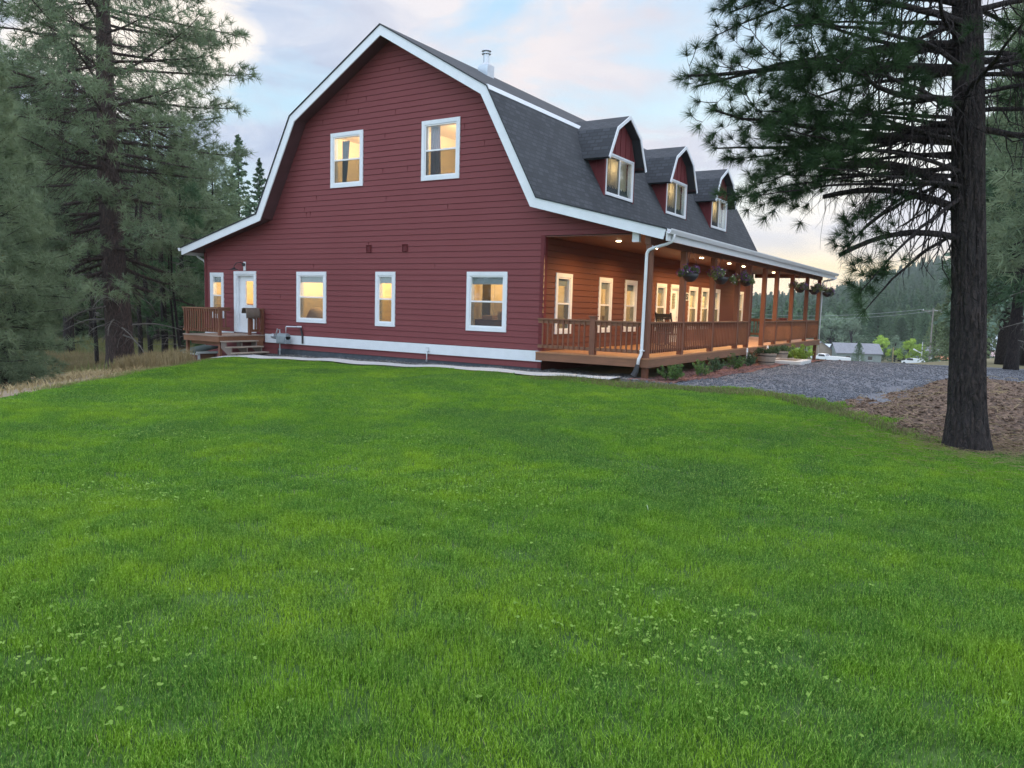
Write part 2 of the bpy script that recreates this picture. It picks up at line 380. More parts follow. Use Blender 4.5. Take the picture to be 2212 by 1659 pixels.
GRAV = [(3.0, -1.75), (4.1, -1.7), (4.9, -1.3), (5.9, -1.45), (7.0, -1.8), (8.4, -3.0), (9.5, -2.2), (9.2, 2.4), (9.8, 5.8), (12, 7.6), (20, 9), (60, 12), (60, 38), (12, 26), (5.2, 24), (5.1, 14), (4.6, 7), (4.3, 1), (4.0, -.6), (2.9, -1.0)]
tag(drape('gravel_driveway', GRAV, .6, -.012, M['gravel'], wob=.15), kind='structure')
DIRT = [(8.0, -2.7), (8.6, -4.3), (9.15, -5.5), (9.8, -6.35), (10.4, -6.8), (12.5, -7.1), (19, -7.8), (24, -2), (24, 6.4), (12, 5.2), (9.9, 3.4), (8.9, .4), (8.3, -1.6)]
def dirtbump(x, y): return np.array([.038 * mnoise.fractal(Vector((a * 4.5, b * 4.5, 1)), .8, 2.1, 6) for a, b in zip(x, y)])
tag(drape('dirt_mound', DIRT, .16, .012, M['dirt'], dirtbump, .18), kind='structure')
MUL = [(2.95, -.9), (3.9, -.9), (4.35, 1), (4.55, 6), (4.6, 11), (5.1, 14), (5.2, 22), (2.9, 22)]
tag(drape('mulch_bed', MUL, .3, .0, M['mulch'], lambda x, y: .03 * np.sin(x * 9) * np.sin(y * 7), .08), kind='structure')
tag(drape('concrete_path', [(-11.5, -1.1), (-11.5, -2.35), (-10.6, -2.35), (-10.2, -2.2), (2.75, -1.5), (2.7, -.72), (-10, -1.15)], .25, .04, M['path']), kind='structure')
tag(drape('dirt_strip', [(-11.5, 0), (-11.5, -1.1), (-6, -.85), (-2.8, -.8), (.8, -.72), (3.2, -.9), (3.2, .6), (0, .6), (0, .05), (-1, .05)], .2, .0, M['strip'], lambda x, y: .02 * np.sin(x * 5) * np.sin(y * 8)), kind='structure')
tag(drape('straw_bank', [(-3.6, -12.6), (-4.6, -10.6), (-5.6, -9.1), (-7.4, -6.9), (-8.6, -5.1), (-10.6, -5.0), (-12.4, -4.4), (-15.5, -3.9), (-19.5, -3.4), (-22, -6), (-21, -12), (-15, -17), (-6, -20), (-1.6, -19), (-2.0, -14.6)], .3, .02, M['straw'], wob=.3), kind='structure')
scat_edge = [(-4.2, -10.8), (-6.9, -7.2), (-8.4, -4.9), (-9.3, -3.3), (-10.2, -3.0), (-9.3, -5.2), (-7.6, -7.4), (-4.8, -11.0)]
tag(drape('worn_lawn_edge', [(-.5, -2.1), (2.6, -1.7), (4.0, -1.55), (5.5, -1.3), (6.9, -1.75), (8.0, -2.75), (8.5, -3.8), (7.9, -3.4), (6.8, -2.6), (5.2, -2.6), (3, -3.0), (.5, -2.9)], .25, .008, M['fringe'], wob=.15), kind='structure')

scat_trunk = None
# ---- grass blades: tiles of real blades set on the lawn by geometry nodes
def patch(name, nb, size, hmin, hmax, w, seed, bend=.35):
    g = np.random.default_rng(seed)
    p = g.uniform(-size/2, size/2, (nb, 2)); h = g.uniform(hmin, hmax, nb) * (1 + .25 * (np.sin(p[:, 0] * 14 + seed) * np.sin(p[:, 1] * 11)))
    a = g.uniform(0, 6.283, nb); ld = np.column_stack([np.cos(a), np.sin(a)]); ln = g.uniform(.1, 1, nb) * bend * h
    sd = np.column_stack([-ld[:, 1], ld[:, 0]]); ww = w * g.uniform(.7, 1.3, nb)
    def P(t, lean, wf, sg): return np.column_stack([p + ld * (ln * lean)[:, None] + sg * sd * (ww * wf / 2)[:, None], h * t])
    V = np.stack([P(0, 0, 1, -1), P(0, 0, 1, 1), P(.55, .3, .8, 1), P(.55, .3, .8, -1), P(.97, 1, .0, 1)], 1).reshape(-1, 3)
    b = np.arange(nb)[:, None] * 5
    q = (b + np.array([[0, 1, 2, 3]])); t = (b + np.array([[3, 2, 4]]))
    F = [tuple(r) for r in q.tolist()] + [tuple(r) for r in t.tolist()]
    o = mk(name, V, F, M['grass']); o.hide_render = True; o.hide_viewport = False; tag(o, kind='helper')
    return o
TS = .5
srcs = [patch('grass_tile', 2300, TS * 1.42, .028, .062, .0042, 1, .6), patch('grass_tile', 2300, TS * 1.42, .03, .075, .0042, 2, .9),
        patch('grass_tile', 1300, TS * 1.42, .03, .06, .0075, 3, .6), patch('grass_tile', 650, TS * 1.42, .035, .06, .013, 4, .6)]
for s_ in srcs: s_.location = (0, -60, -20)
GX, GY = np.meshgrid(np.arange(-11, 17, TS), np.arange(-18.6, -.8, TS))
GX = GX.ravel() + rng.uniform(-.04, .04, GX.size); GY = GY.ravel() + rng.uniform(-.04, .04, GY.size)
k = inpoly(LAWN, GX, GY) & (inpoly(LAWN, GX, GY + .27) | (GY < -3)); GX, GY = GX[k], GY[k]
dx, dy = GX - CAM.x, GY - CAM.y
dep = dx * FW[0] + dy * FW[1]; lat = dx * CX[0] + dy * CX[1]
k = (dep > 1.2) & (np.abs(lat) < dep * .72 + 1.2); GX, GY, dep = GX[k], GY[k], dep[k]
e = .3; sx = (hgt(GX + e, GY) - hgt(GX - e, GY)) / (2 * e); sy = (hgt(GX, GY + e) - hgt(GX, GY - e)) / (2 * e)
me = bpy.data.meshes.new('grass'); me.vertices.add(len(GX)); me.vertices.foreach_set('co', np.column_stack([GX, GY, hgt(GX, GY)]).astype(np.float32).ravel()); me.update()
rot = []; 
for a, b in zip(sx, sy):
    q = Vector((-a, -b, 1)).to_track_quat('Z', 'Y').to_matrix() @ Matrix.Rotation(random.random() * 6.283, 3, 'Z'); rot += list(q.to_euler())
hs = np.array([mnoise.noise(Vector((a * .9, b * .9, 0))) for a, b in zip(GX, GY)])
scl = np.column_stack([np.ones(len(GX)), np.ones(len(GX)), 1.0 + .55 * hs])
kind = np.where(dep < 6.5, rng.integers(0, 2, len(GX)), np.where(dep < 12, 2, 3)).astype(np.int32)
for nm, ty, dat in (('rot', 'FLOAT_VECTOR', np.array(rot)), ('scl', 'FLOAT_VECTOR', scl.ravel())):
    me.attributes.new(nm, ty, 'POINT').data.foreach_set('vector', dat.astype(np.float32))
me.attributes.new('kd', 'INT', 'POINT').data.foreach_set('value', kind)
lawn = bpy.data.objects.new('grass', me); COL.objects.link(lawn); tag(lawn, 'short green lawn grass in front of the house', 'grass', kind='stuff')
ng = bpy.data.node_groups.new('lawn', 'GeometryNodeTree')
ng.interface.new_socket('Geometry', in_out='INPUT', socket_type='NodeSocketGeometry'); ng.interface.new_socket('Geometry', in_out='OUTPUT', socket_type='NodeSocketGeometry')
gi = ng.nodes.new('NodeGroupInput'); go = ng.nodes.new('NodeGroupOutput'); jn = ng.nodes.new('GeometryNodeJoinGeometry')
def na(nm, ty):
    q = ng.nodes.new('GeometryNodeInputNamedAttribute'); q.data_type = ty; q.inputs[0].default_value = nm
    return [o_ for o_ in q.outputs if o_.enabled and o_.name == 'Attribute'][0]
ar, asc, ak = na('rot', 'FLOAT_VECTOR'), na('scl', 'FLOAT_VECTOR'), na('kd', 'INT')
for q, src in enumerate(srcs):
    cmpn = ng.nodes.new('FunctionNodeCompare'); cmpn.data_type = 'INT'; cmpn.operation = 'EQUAL'
    ins = [s_ for s_ in cmpn.inputs if s_.enabled]; ng.links.new(ak, ins[0]); ins[1].default_value = q
    oi = ng.nodes.new('GeometryNodeObjectInfo'); oi.inputs['Object'].default_value = src; oi.transform_space = 'ORIGINAL'
    ip = ng.nodes.new('GeometryNodeInstanceOnPoints')
    ng.links.new(gi.outputs[0], ip.inputs['Points']); ng.links.new(cmpn.outputs[0], ip.inputs['Selection']); ng.links.new(oi.outputs['Geometry'], ip.inputs['Instance'])
    ng.links.new(ar, ip.inputs['Rotation']); ng.links.new(asc, ip.inputs['Scale']); ng.links.new(ip.outputs[0], jn.inputs[0])
ng.links.new(jn.outputs[0], go.inputs[0])
md = lawn.modifiers.new('blades', 'NODES'); md.node_group = ng

def scatter_blades(name, pts, hmin, hmax, w, mat, label, cat, lean=.5, seed=3, clump=1):
    g = np.random.default_rng(seed); n_ = len(pts); pts = np.repeat(pts, clump, 0); pts = pts + g.normal(0, .04, pts.shape) * (clump > 1); nb = len(pts)
    h = g.uniform(hmin, hmax, nb); a = g.uniform(0, 6.283, nb); ld = np.column_stack([np.cos(a), np.sin(a)]); sd = np.column_stack([-ld[:, 1], ld[:, 0]])
    ln = g.uniform(.05, 1, nb) * lean * h; z = hgt(pts[:, 0], pts[:, 1]) - .02
    def P(t, l, wf, sg): return np.column_stack([pts + ld * (ln * l)[:, None] + sg * sd * (w * wf / 2), z + h * t])
    V = np.stack([P(0, 0, 1, -1), P(0, 0, 1, 1), P(.6, .35, .8, 1), P(.6, .35, .8, -1), P(1, 1, 0, 1)], 1).reshape(-1, 3)
    b = np.arange(nb)[:, None] * 5
    o = mk(name, V, [tuple(r) for r in (b + np.array([[0,1,2,3]])).tolist()] + [tuple(r) for r in (b + np.array([[3,2,4]])).tolist()], mat)
    return tag(o, label, cat, kind='stuff')
def rpts(poly, n_, seed, dens=None):
    g = np.random.default_rng(seed); P = np.array(poly); out = []
    tot = 0
    while tot < n_:
        q = g.uniform(P.min(0), P.max(0), (n_ * 2, 2)); q = q[inpoly(poly, q[:, 0], q[:, 1])]
        if dens is not None: q = q[g.random(len(q)) < dens(q[:, 0], q[:, 1])]
        out.append(q); tot += len(q)
    return np.concatenate(out)[:n_]
BANK = [(-8.3, -5.8), (-9.5, -4.0), (-10.8, -3.3), (-12.6, -3.4), (-15.9, -2.6), (-18, 3), (-24, 7), (-34, 4), (-26, -3.2), (-19, -2.6), (-14, -3.8), (-12, -4.6), (-10.8, -5.6), (-9.6, -6.6)]
scatter_blades('dry_grass', rpts(BANK, 34000, 5), .2, .55, .022, M['drygrass'], 'tall dry brown grass below the left pine', 'dry grass')
scatter_blades('bank_straw', rpts([(-4.6, -10.6), (-7.4, -6.9), (-10.6, -5.0), (-15.5, -3.9), (-20, -4), (-20, -9), (-14, -16), (-5, -18), (-2.2, -14.5)], 13000, 19), .04, .2, .02, M['drygrass'], 'short straw and brush scattered over the bare bank', 'dry grass', 2.0)
scatter_blades('wild_grass', rpts([(-9.8, -5.2), (-11.6, -3.8), (-15.9, -2.4), (-18, 5), (-34, 12), (-46, 2), (-26, -4.6), (-19, -3.4), (-14.5, -4.2)], 16000, 6), .15, .5, .03, M['bankgrass'], 'olive green wild grass among the trees on the left', 'wild grass')
scatter_blades('bank_edge_grass', rpts(scat_edge, 5200, 18), .04, .13, .012, M['bankgrass'], 'short dry grass where the lawn drops off on the left', 'dry grass', 1.0)
scatter_blades('edge_weeds', np.concatenate([rpts([(1.5, -1.7), (4.4, -1.6), (6.8, -2.0), (8.2, -3.2), (8.9, -4.9), (10, -6.8), (9.4, -6.3), (8.4, -4.8), (7, -3), (4, -2.9), (1, -2.6)], 9000, 8)]), .04, .15, .012, M['bankgrass'], 'ragged weeds along the worn edge of the lawn', 'weeds', 1.0)
def discs(pts, z, r, seed, tilt=.5, sides=5):
    g = np.random.default_rng(seed); n_ = len(pts); th = np.arange(sides) / sides * 6.283
    nrm = np.column_stack([g.normal(0, tilt, n_), g.normal(0, tilt, n_), np.ones(n_)]); nrm /= np.linalg.norm(nrm, axis=1, keepdims=True)
    a = np.cross(nrm, [1, 0, 0]); a /= np.linalg.norm(a, axis=1, keepdims=True); b = np.cross(nrm, a)
    c = np.column_stack([pts, z]); rr = r * g.uniform(.6, 1.2, n_)
    V = c[:, None] + rr[:, None, None] * (np.cos(th)[None, :, None] * a[:, None] + np.sin(th)[None, :, None] * b[:, None])
    return V.reshape(-1, 3), np.arange(n_ * sides).reshape(n_, sides)
cl = rpts(LAWN, 7000, 9, lambda x, y: (np.hypot(x - CAM.x, y - CAM.y) < 16) * np.clip(.14 + 1.5 * (np.sin(x * 1.3 + 2) * np.sin(y * 1.6) - .35), .04, 1))
nc = len(cl); th_ = rng.uniform(0, 6.28, nc)[:, None] + np.array([[0, 2.09, 4.19]]); rl = .0085 * rng.uniform(.6, 1.3, (nc, 1))
cz = np.repeat(hgt(cl[:, 0], cl[:, 1]) + rng.uniform(.035, .07, nc), 3) + rng.uniform(-.003, .003, nc * 3)
cl = np.stack([cl[:, :1] + rl * np.cos(th_), cl[:, 1:] + rl * np.sin(th_)], -1).reshape(-1, 2)
V, F = discs(cl, cz, .0082, 4, .5, 6)
tag(mk('clover', V, F, M['clover'], smooth=True), 'small pale green clover leaves scattered through the lawn', 'clover', kind='stuff')
tf_ = rpts(LAWN, 420, 31, lambda x, y: (np.hypot(x - CAM.x, y - CAM.y) < 15))
scatter_blades('coarse_grass', tf_, .05, .13, .006, M['grass'], 'coarser taller grass tufts sprouting from the lawn', 'grass', 1.1, 6, 16)
scatter_blades('thatch', rpts(LAWN, 5200, 32, lambda x, y: (np.hypot(x - CAM.x, y - CAM.y) < 15)), .03, .06, .004, M['drygrass'], 'dry straw coloured blades between the green grass', 'dry grass', 2.2, 7)
wd = rpts(LAWN, 16, 12, lambda x, y: (np.hypot(x - CAM.x, y - CAM.y) < 9))
wd = np.repeat(wd, 7, 0)
g_ = np.random.default_rng(5); a = g_.uniform(0, 6.28, len(wd)); h0 = hgt(wd[:, 0], wd[:, 1]) + .05; L_ = g_.uniform(.02, .05, len(wd))
tip = np.column_stack([wd + np.column_stack([np.cos(a), np.sin(a)]) * L_[:, None] * .8, h0 + L_]); bs = np.column_stack([wd, h0]); sd = np.column_stack([-np.sin(a), np.cos(a), np.zeros(len(a))]) * .004
tag(mk('lawn_weeds', np.stack([bs - sd, bs + sd, tip + sd * .7, tip - sd * .7], 1).reshape(-1, 3), np.arange(len(wd) * 4).reshape(-1, 4), M['weedpale']), 'whitish weed sprigs standing in the lawn', 'weeds', kind='stuff')
# stones
def stones(name, pts, rmin, rmax, mat, label, cat, seed, flat=.6, lift=None):
    g = np.random.default_rng(seed); n_ = len(pts)
    base = np.array([[1,0,0],[0,1,0],[-1,0,0],[0,-1,0],[0,0,1],[0,0,-1]], float); f = np.array([[0,1,4],[1,2,4],[2,3,4],[3,0,4],[1,0,5],[2,1,5],[3,2,5],[0,3,5]])
    r = g.uniform(rmin, rmax, n_) ** 1; V = base[None] * g.uniform(.5, 1.3, (n_, 6, 1)) * r[:, None, None]
    V[:, :, 2] *= flat; an = g.uniform(0, 6.28, n_); c, s_ = np.cos(an)[:, None], np.sin(an)[:, None]
    x = V[:, :, 0] * c - V[:, :, 1] * s_; y = V[:, :, 0] * s_ + V[:, :, 1] * c
    z0 = hgt(pts[:, 0], pts[:, 1]) + (lift(pts[:, 0], pts[:, 1]) if lift else 0)
    V = np.stack([x + pts[:, :1], y + pts[:, 1:], V[:, :, 2] + z0[:, None]], -1)
    return tag(mk(name, V.reshape(-1, 3), (f[None] + (np.arange(n_) * 6)[:, None, None]).reshape(-1, 3), mat), label, cat, kind='stuff')
def nearw(x, y): return np.clip(10 / (1 + np.hypot(x - CAM.x, y - CAM.y)) - .15, .05, 1)
stones('gravel_stones', rpts([p for p in GRAV if p[0] < 59 and p[1] < 25], 15000, 21, nearw), .012, .038, M['gravel'], 'loose blue grey gravel lying on the driveway', 'gravel', 1)
stones('dirt_clods', rpts(DIRT, 16000, 22, nearw), .008, .048, M['dirt'], 'brown clods of earth on the dirt mound', 'dirt clods', 2, .7, lambda x, y: dirtbump(x, y) + .01)
stones('mulch_chips', rpts(MUL, 5000, 23), .015, .035, M['mulch'], 'reddish bark chips in the bed by the porch', 'mulch', 3, .3)
stones('rubble', rpts([(-11, -.05), (-11, -1.0), (2.9, -.8), (2.9, -.05)], 2200, 24), .01, .04, M['strip'], 'grey rubble along the foundation', 'rubble', 4, .6, lambda x, y: .01 + 0 * x)
a_ = rng.uniform(0, 6.28, 2600); r_ = .3 + np.abs(rng.normal(0, 1.0, 2600)); nd_ = np.column_stack([10.36 + r_ * np.cos(a_), -6.78 + r_ * np.sin(a_)])
L_ = []
for (a, b) in nd_[:1500]:
    t = random.random() * 6.28; z = hz(a, b) + (.05 if inpoly(LAWN, a, b) else .04); l = random.uniform(.08, .16); L_.append(([(a, b, z), (a + l * math.cos(t), b + l * math.sin(t), z + random.uniform(-.01, .02))], [.0022, .0015]))
V, F = tubes(L_, 3); tag(mk('fallen_needles', V, F, M['drygrass']), 'dry fallen needles around the foot of the foreground pine', 'needles', kind='stuff')
tw = rpts(DIRT, 900, 25, nearw); L_ = []
for a, b in tw:
    t = random.random() * 6.28; l = random.uniform(.1, .5); z = hz(a, b) + .06
    L_.append(([(a, b, z), (a + l * .5 * math.cos(t), b + l * .5 * math.sin(t), z + .04), (a + l * math.cos(t + .3), b + l * math.sin(t + .3), z)], [.004, .004, .002]))
V, F = tubes(L_, 3); tag(mk('dead_twigs', V, F, M['drygrass']), 'pale dead twigs and roots on the dirt mound', 'twigs', kind='stuff')

# ================================================================== HOUSE
house = empty('barn_house', (0, 0, 0))
tag(house, 'red lap sided gambrel roof house with three dormers and long timber porch', 'house')
PROF = [(-15.09, 2.98), (-10.94, 4.04), (-9.29, 7.08), (-5.46, 9.29), (-1.63, 7.08), (.02, 4.04), (3.66, 3.13)]
YF, YB = -.6, 21.25
GC = lambda u, z, d: (u, -d, z)
PC = lambda u, z, d: (d, u, z)
def offs(P, d):
    """mitred polyline offset downwards/inwards"""
    P = [Vector(p) for p in P]; out = []
    for i in range(len(P)):
        ns = []
        if i > 0: t = (P[i] - P[i-1]).normalized(); ns.append(Vector((t.y, -t.x)))
        if i < len(P)-1: t = (P[i+1] - P[i]).normalized(); ns.append(Vector((t.y, -t.x)))
        nn = ns[0] if len(ns) == 1 else (ns[0] + ns[1]) / (1 + ns[0].dot(ns[1]))
        q = P[i] + nn * d; out.append((q.x, q.y))
    return out
def lap(mb, prof, z0, z1, zs, openings, conv, course=.171, proud=.018, cuts=()):
    za = z0
    zc = zs
    while zc > z0: zc -= course
    while zc < z1:
        a, b = max(zc, z0), min(zc + course, z1)
        zg = zc + .008; a = max(zg, z0)
        cz = sorted({a, b, *[c for o in openings for c in (o[2], o[3]) if a < c < b], *[c for c in cuts if a < c < b]})
        for s, t in zip(cz[:-1], cz[1:]):
            if t - s < 1e-4: continue
            (l0, r0), (l1, r1) = prof(s + 1e-5), prof(t - 1e-5)
            d0 = proud * (1 - (s - zc) / course); d1 = proud * (1 - (t - zc) / course)
            xs = [(l0, l1)]; mid = (s + t) / 2
            for o in sorted(openings):
                if o[2] <= mid <= o[3]: xs += [(o[0], o[0]), (o[1], o[1])]
            xs.append((r0, r1))
            for q in range(0, len(xs), 2):
                (p0, p1), (q0, q1) = xs[q], xs[q+1]
                mb.quad(conv(p0, s, d0), conv(q0, s, d0), conv(q1, t, d1), conv(p1, t, d1))
                if s == zg:
                    mb.quad(conv(p0, s, -.035), conv(q0, s, -.035), conv(q0, s, d0), conv(p0, s, d0))
                    mb.quad(conv(p0, zc, -.035), conv(q0, zc, -.035), conv(q0, s, -.035), conv(p0, s, -.035))
                    mb.quad(conv(p0, zc, 0), conv(q0, zc, 0), conv(q0, zc, -.035), conv(p0, zc, -.035))
        zc += course
# gable openings (inside the trim): x0,x1,z0,z1
GW = {'w1': (-14.21, -13.45, .46, 2.12), 'w2': (-9.63, -8.24, .46, 2.15), 'w3': (-6.08, -5.27, .46, 2.15), 'w4': (-2.56, -1.17, .46, 2.15), 'u1': (-8.05, -6.65, 4.82, 6.53), 'u2': (-4.31, -2.91, 4.82, 6.54)}
TR = .115
gopen = [(a + .06, b - .06, c + .06, d - .06) for a, b, c, d in GW.values()] + [(-12.83, -11.72, -.02, 2.13)]
wall_prof_pts = offs(PROF, .14)
WP = np.array(wall_prof_pts)
def gprof(z):
    l = -14.5 if z < 3.0 else np.interp(z, WP[:4, 1], WP[:4, 0])
    l = max(l, -14.5)
    if z < 3.12: r = -.0
    elif z < WP[5, 1]: r = min(3.45, np.interp(z, [WP[6, 1], WP[5, 1]], [WP[6, 0], WP[5, 0]]))
    else: r = np.interp(-z, -WP[3:6, 1], WP[3:6, 0])
    return (l, r)
mb = MB()
lap(mb, gprof, -.48, 9.12, .0, gopen, GC, cuts=(3.12, 3.0, float(WP[1, 1]), float(WP[2, 1]), float(WP[5, 1])))
lap(mb, lambda z: (-14.5, -10.6), -1.8, -.48, .0, [], GC)
g_ = random.Random(8)
for q in range(30):
    zc = .171 * g_.randint(-1, 50); l_, r_ = gprof(zc + .08); u = g_.uniform(max(l_, -14.3) + .6, min(r_, 0) - .6)
    if any(o_[0] - .1 < u < o_[1] + .1 and o_[2] - .2 < zc < o_[3] for o_ in gopen): continue
    mb.obox(GC, u, u + .006, zc + .012, zc + .165, .0, .0185, 1)
mb.build('gable_wall', [M['siding'], M['siding_dark']], house)
# rear gable, left wall
mb = MB(); pts = [(-14.5, -2.6), (0, -2.6), (0, 3.1), *[(p[0], p[1]) for p in wall_prof_pts[::-1][1:6]], (-14.5, 2.85)]
mb.add([(p[0], 20.65, p[1]) for p in pts], [tuple(range(len(pts)))])
mb.build('rear_wall', M['siding'], house)
mb = MB(); lap(mb, lambda z: (0, 20.65), -1.8, 2.9, 0, [], lambda u, z, d: (-14.5 - d, u, z)); mb.build('left_wall', M['siding'], house)
# porch wall
PWI = [(.63, 1.59), (3.36, 4.30), (5.30, 6.27), (8.02, 9.0), (11.43, 12.47), (12.93, 13.95), (14.38, 15.38), (18.16, 19.0)]
popen = [(a + .06, b - .06, .51, 2.10) for a, b in PWI] + [(9.47, 10.50, .02, 2.12)]
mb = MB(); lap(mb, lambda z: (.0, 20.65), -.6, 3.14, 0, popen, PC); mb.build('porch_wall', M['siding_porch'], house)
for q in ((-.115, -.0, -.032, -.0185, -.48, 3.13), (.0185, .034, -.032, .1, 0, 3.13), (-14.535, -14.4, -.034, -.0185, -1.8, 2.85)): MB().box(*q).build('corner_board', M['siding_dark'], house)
for q in ((-11.2, .02), (-14.52, -12.9)): MB().box(q[0], q[1], -.045, -.019, -.30, -.005).build('skirt_board', M['white'], house)
mb = MB(); mb.box(-14.45, -.02, 0.01, .2, -1.9, -.47); mb.box(-.2, -.02, .2, 20.6, -1.9, -.55); mb.build('foundation', M['concrete'], house)
# roof
def roof_layer(name, P0, P1, y0, y1, mat, uv=False):
    V = []; F = []; UV = []; acc = 0
    n_ = len(P0)
    for p in P0: V += [(p[0], y0, p[1]), (p[0], y1, p[1])]
    for p in P1: V += [(p[0], y0, p[1]), (p[0], y1, p[1])]
    b = 2 * n_
    for i in range(n_ - 1):
        L = math.dist(P0[i], P0[i+1])
        F.append((2*i, 2*i+1, 2*i+3, 2*i+2)); UV += [(y0, acc), (y1, acc), (y1, acc + L), (y0, acc + L)]
        F.append((b+2*i+2, b+2*i+3, b+2*i+1, b+2*i)); UV += [(0, 0)] * 4
        F.append((2*i, 2*i+2, b+2*i+2, b+2*i)); UV += [(0, 0)] * 4
        F.append((2*i+3, 2*i+1, b+2*i+1, b+2*i+3)); UV += [(0, 0)] * 4
        acc += L
    for a in (0, n_ - 1): F.append((2*a, 2*a+1, b+2*a+1, b+2*a) if a else (2*a, b+2*a, b+2*a+1, 2*a+1)); UV += [(0, 0)] * 4
    return mk(name, V, F, mat, house, uv=UV)
top = offs(PROF, -.035)
roof = roof_layer('roof', top, offs(PROF, -.004), YF - .04, YB + .04, M['shingle'])
deckr = roof_layer('soffit', offs(PROF, -.001), offs(PROF, .13), YF + .03, YB - .03, M['soffit'])
for k_, (ya, yb) in enumerate(((YF - .01, YF + .028), (YB - .028, YB + .01))):
    mb = MB(); A = offs(PROF, .0); B = offs(PROF, .25)
    for i in range(6):
        mb.extr([A[i], A[i+1], B[i+1], B[i]], lambda u, z, d: (u, d, z), ya + (.0008 * (i % 2)), yb)
    mb.build('fascia', M['white'], house)
mb = MB(); mb.box(-1.70, -1.60, YF - .02, YB, 7.115, 7.135); mb.extr([(-1.61, 7.12), (-1.545, 6.98), (-1.525, 6.99), (-1.59, 7.135)], lambda u, z, d: (u, d, z), YF - .02, YB); mb.build('roof_flashing', M['white'], roof)
# eave fascia boards + gutters
def gutter(x, z, sg, y0, y1):
    mb = MB(); prof = [(0, 0), (0, -.11), (.07, -.12), (.095, -.07), (.115, -.03), (.115, 0), (.105, 0), (.105, -.025), (.085, -.065), (.065, -.108), (.01, -.1), (.01, 0)]
    mb.extr([(x + sg * a, z + b) for a, b in prof], lambda u, z, d: (u, d, z), y0, y1); return mb
gutter(3.70, 3.14, 1, YF - .03, YB + .25).build('gutter', M['gutter'], house)
gutter(-15.13, 2.99, -1, YF - .03, YB).build('gutter', M['gutter'], house)
mb = MB(); mb.box(3.655, 3.695, YF + .03, YB - .03, 2.86, 3.09); mb.build('eave_board', M['gutter'], house)
mb = MB(); mb.box(-15.125, -15.085, YF + .03, YB - .03, 2.74, 2.95); mb.build('eave_board', M['gutter'], house)
# porch soffit with boards
mb = MB()
for q in range(25):
    x0 = .04 + q * .1435; mb.box(x0, x0 + .139, -.02, 20.8, 3.08, 3.10)
mb.build('porch_ceiling', M['cedar'], house)
mb = MB(); mb.box(3.05, 3.20, -.38, 20.9, 2.80, 3.075); mb.build('porch_beam', M['railv'], house)
mb = MB(); mb.box(.05, 3.05, 20.68, 20.78, 2.90, 3.075); mb.build('porch_beam', M['railv'], house)
mb = MB(); mb.box(2.72, 2.90, -.42, -.28, 2.86, 3.12); mb.build('beam_block', M['white'], house)
# downspouts
mb = MB()
mb.tube([(3.75, -.30, 3.03), (3.75, -.31, 2.95), (3.72, -.32, 2.86), (3.60, -.34, 2.80), (3.25, -.38, 2.70), (3.16, -.385, 2.66), (3.115, -.39, 2.58), (3.11, -.39, 2.45), (3.10, -.40, 1.0), (3.09, -.40, .20), (3.09, -.42, .10), (3.05, -.46, -.02), (3.03, -.47, -.20)], [.04] * 13, 10)
mb.box(3.045, 3.155, -.445, -.345, .17, .20); mb.box(3.18, 3.24, -.34, -.30, 2.70, 2.78)
mb.build('downspout', M['gutter'], house, True)
mb = MB(); mb.tube([(3.03, -.47, -.16), (3.00, -.50, -.34), (2.95, -.56, -.46)], [.05, .075, .08], 10); mb.build('downspout_boot', M['black'], house)
mb = MB(); mb.tube([(-15.17, .1, 2.87), (-15.17, .1, 2.80), (-15.05, .09, 2.70), (-14.66, .07, 2.55), (-14.60, .06, 2.48), (-14.59, .06, 2.3), (-14.6, .06, -1.5)], [.045] * 7, 8); mb.build('downspout', M['gutter'], house, True)
mb = MB(); mb.tube([(3.75, 21.2, 3.03), (3.75, 21.2, 2.93), (3.66, 21.1, 2.86), (3.28, 20.8, 2.76), (3.24, 20.78, 2.68), (3.24, 20.78, -.8)], [.042] * 6, 8); mb.build('downspout', M['gutter'], house, True)

# windows
def window(name, parent, conv, u0, u1, z0, z1, kind='hung', blind=.2, trim=TR, sill=False, screen=True, jamb=.14):
    mb = MB(); e = trim
    mb.obox(conv, u0, u1, z1 - e, z1, 0, .04); mb.obox(conv, u0, u1, z0, z0 + e, 0, .04)
    mb.obox(conv, u0, u0 + e, z0 + e, z1 - e, 0, .038); mb.obox(conv, u1 - e, u1, z0 + e, z1 - e, 0, .038)
    w = mb.build('window', M['white'], parent)
    a, b, c, d = u0 + e, u1 - e, z0 + e, z1 - e
    f = .04; mb = MB()
    mb.obox(conv, a, b, d - f, d, -jamb, .018); mb.obox(conv, a, b, c, c + f, -jamb, .022)
    mb.obox(conv, a, a + f, c + f, d - f, -jamb, .018); mb.obox(conv, b - f, b, c + f, d - f, -jamb, .018)
    a2, b2, c2, d2 = a + f, b - f, c + f, d - f
    if kind == 'hung':
        m = (c2 + d2) / 2 - .02; mb.obox(conv, a2, b2, m, m + .045, -.035, .012)
    else:
        m = (a2 + b2) / 2; mb.obox(conv, m - .025, m + .025, c2, d2, -.035, .012)
    mb.build('frame', M['vinyl'], w)
    if kind == 'hung':
        MB().obox(conv, a2, b2, m + .045, d2, -.022, -.016).build('pane', M['glass'], w)
        MB().obox(conv, a2, b2, c2, m, -.006, -.001).build('pane', M['screen'] if screen else M['glass'], w)
    else:
        MB().obox(conv, a2, m - .025, c2, d2, -.022, -.016).build('pane', M['screen'], w)
        MB().obox(conv, m + .025, b2, c2, d2, -.012, -.006).build('pane', M['glass'], w)
    if blind:
        MB().obox(conv, a2, b2, d2 - blind, d2, -.075, -.06).build('blind', M['blind'], w)
    return w
W = {}
for k_, (a, b, c, d) in GW.items():
    W[k_] = window('window', house, GC, a, b, c, d, blind=0 if k_[0] == 'u' else .2)
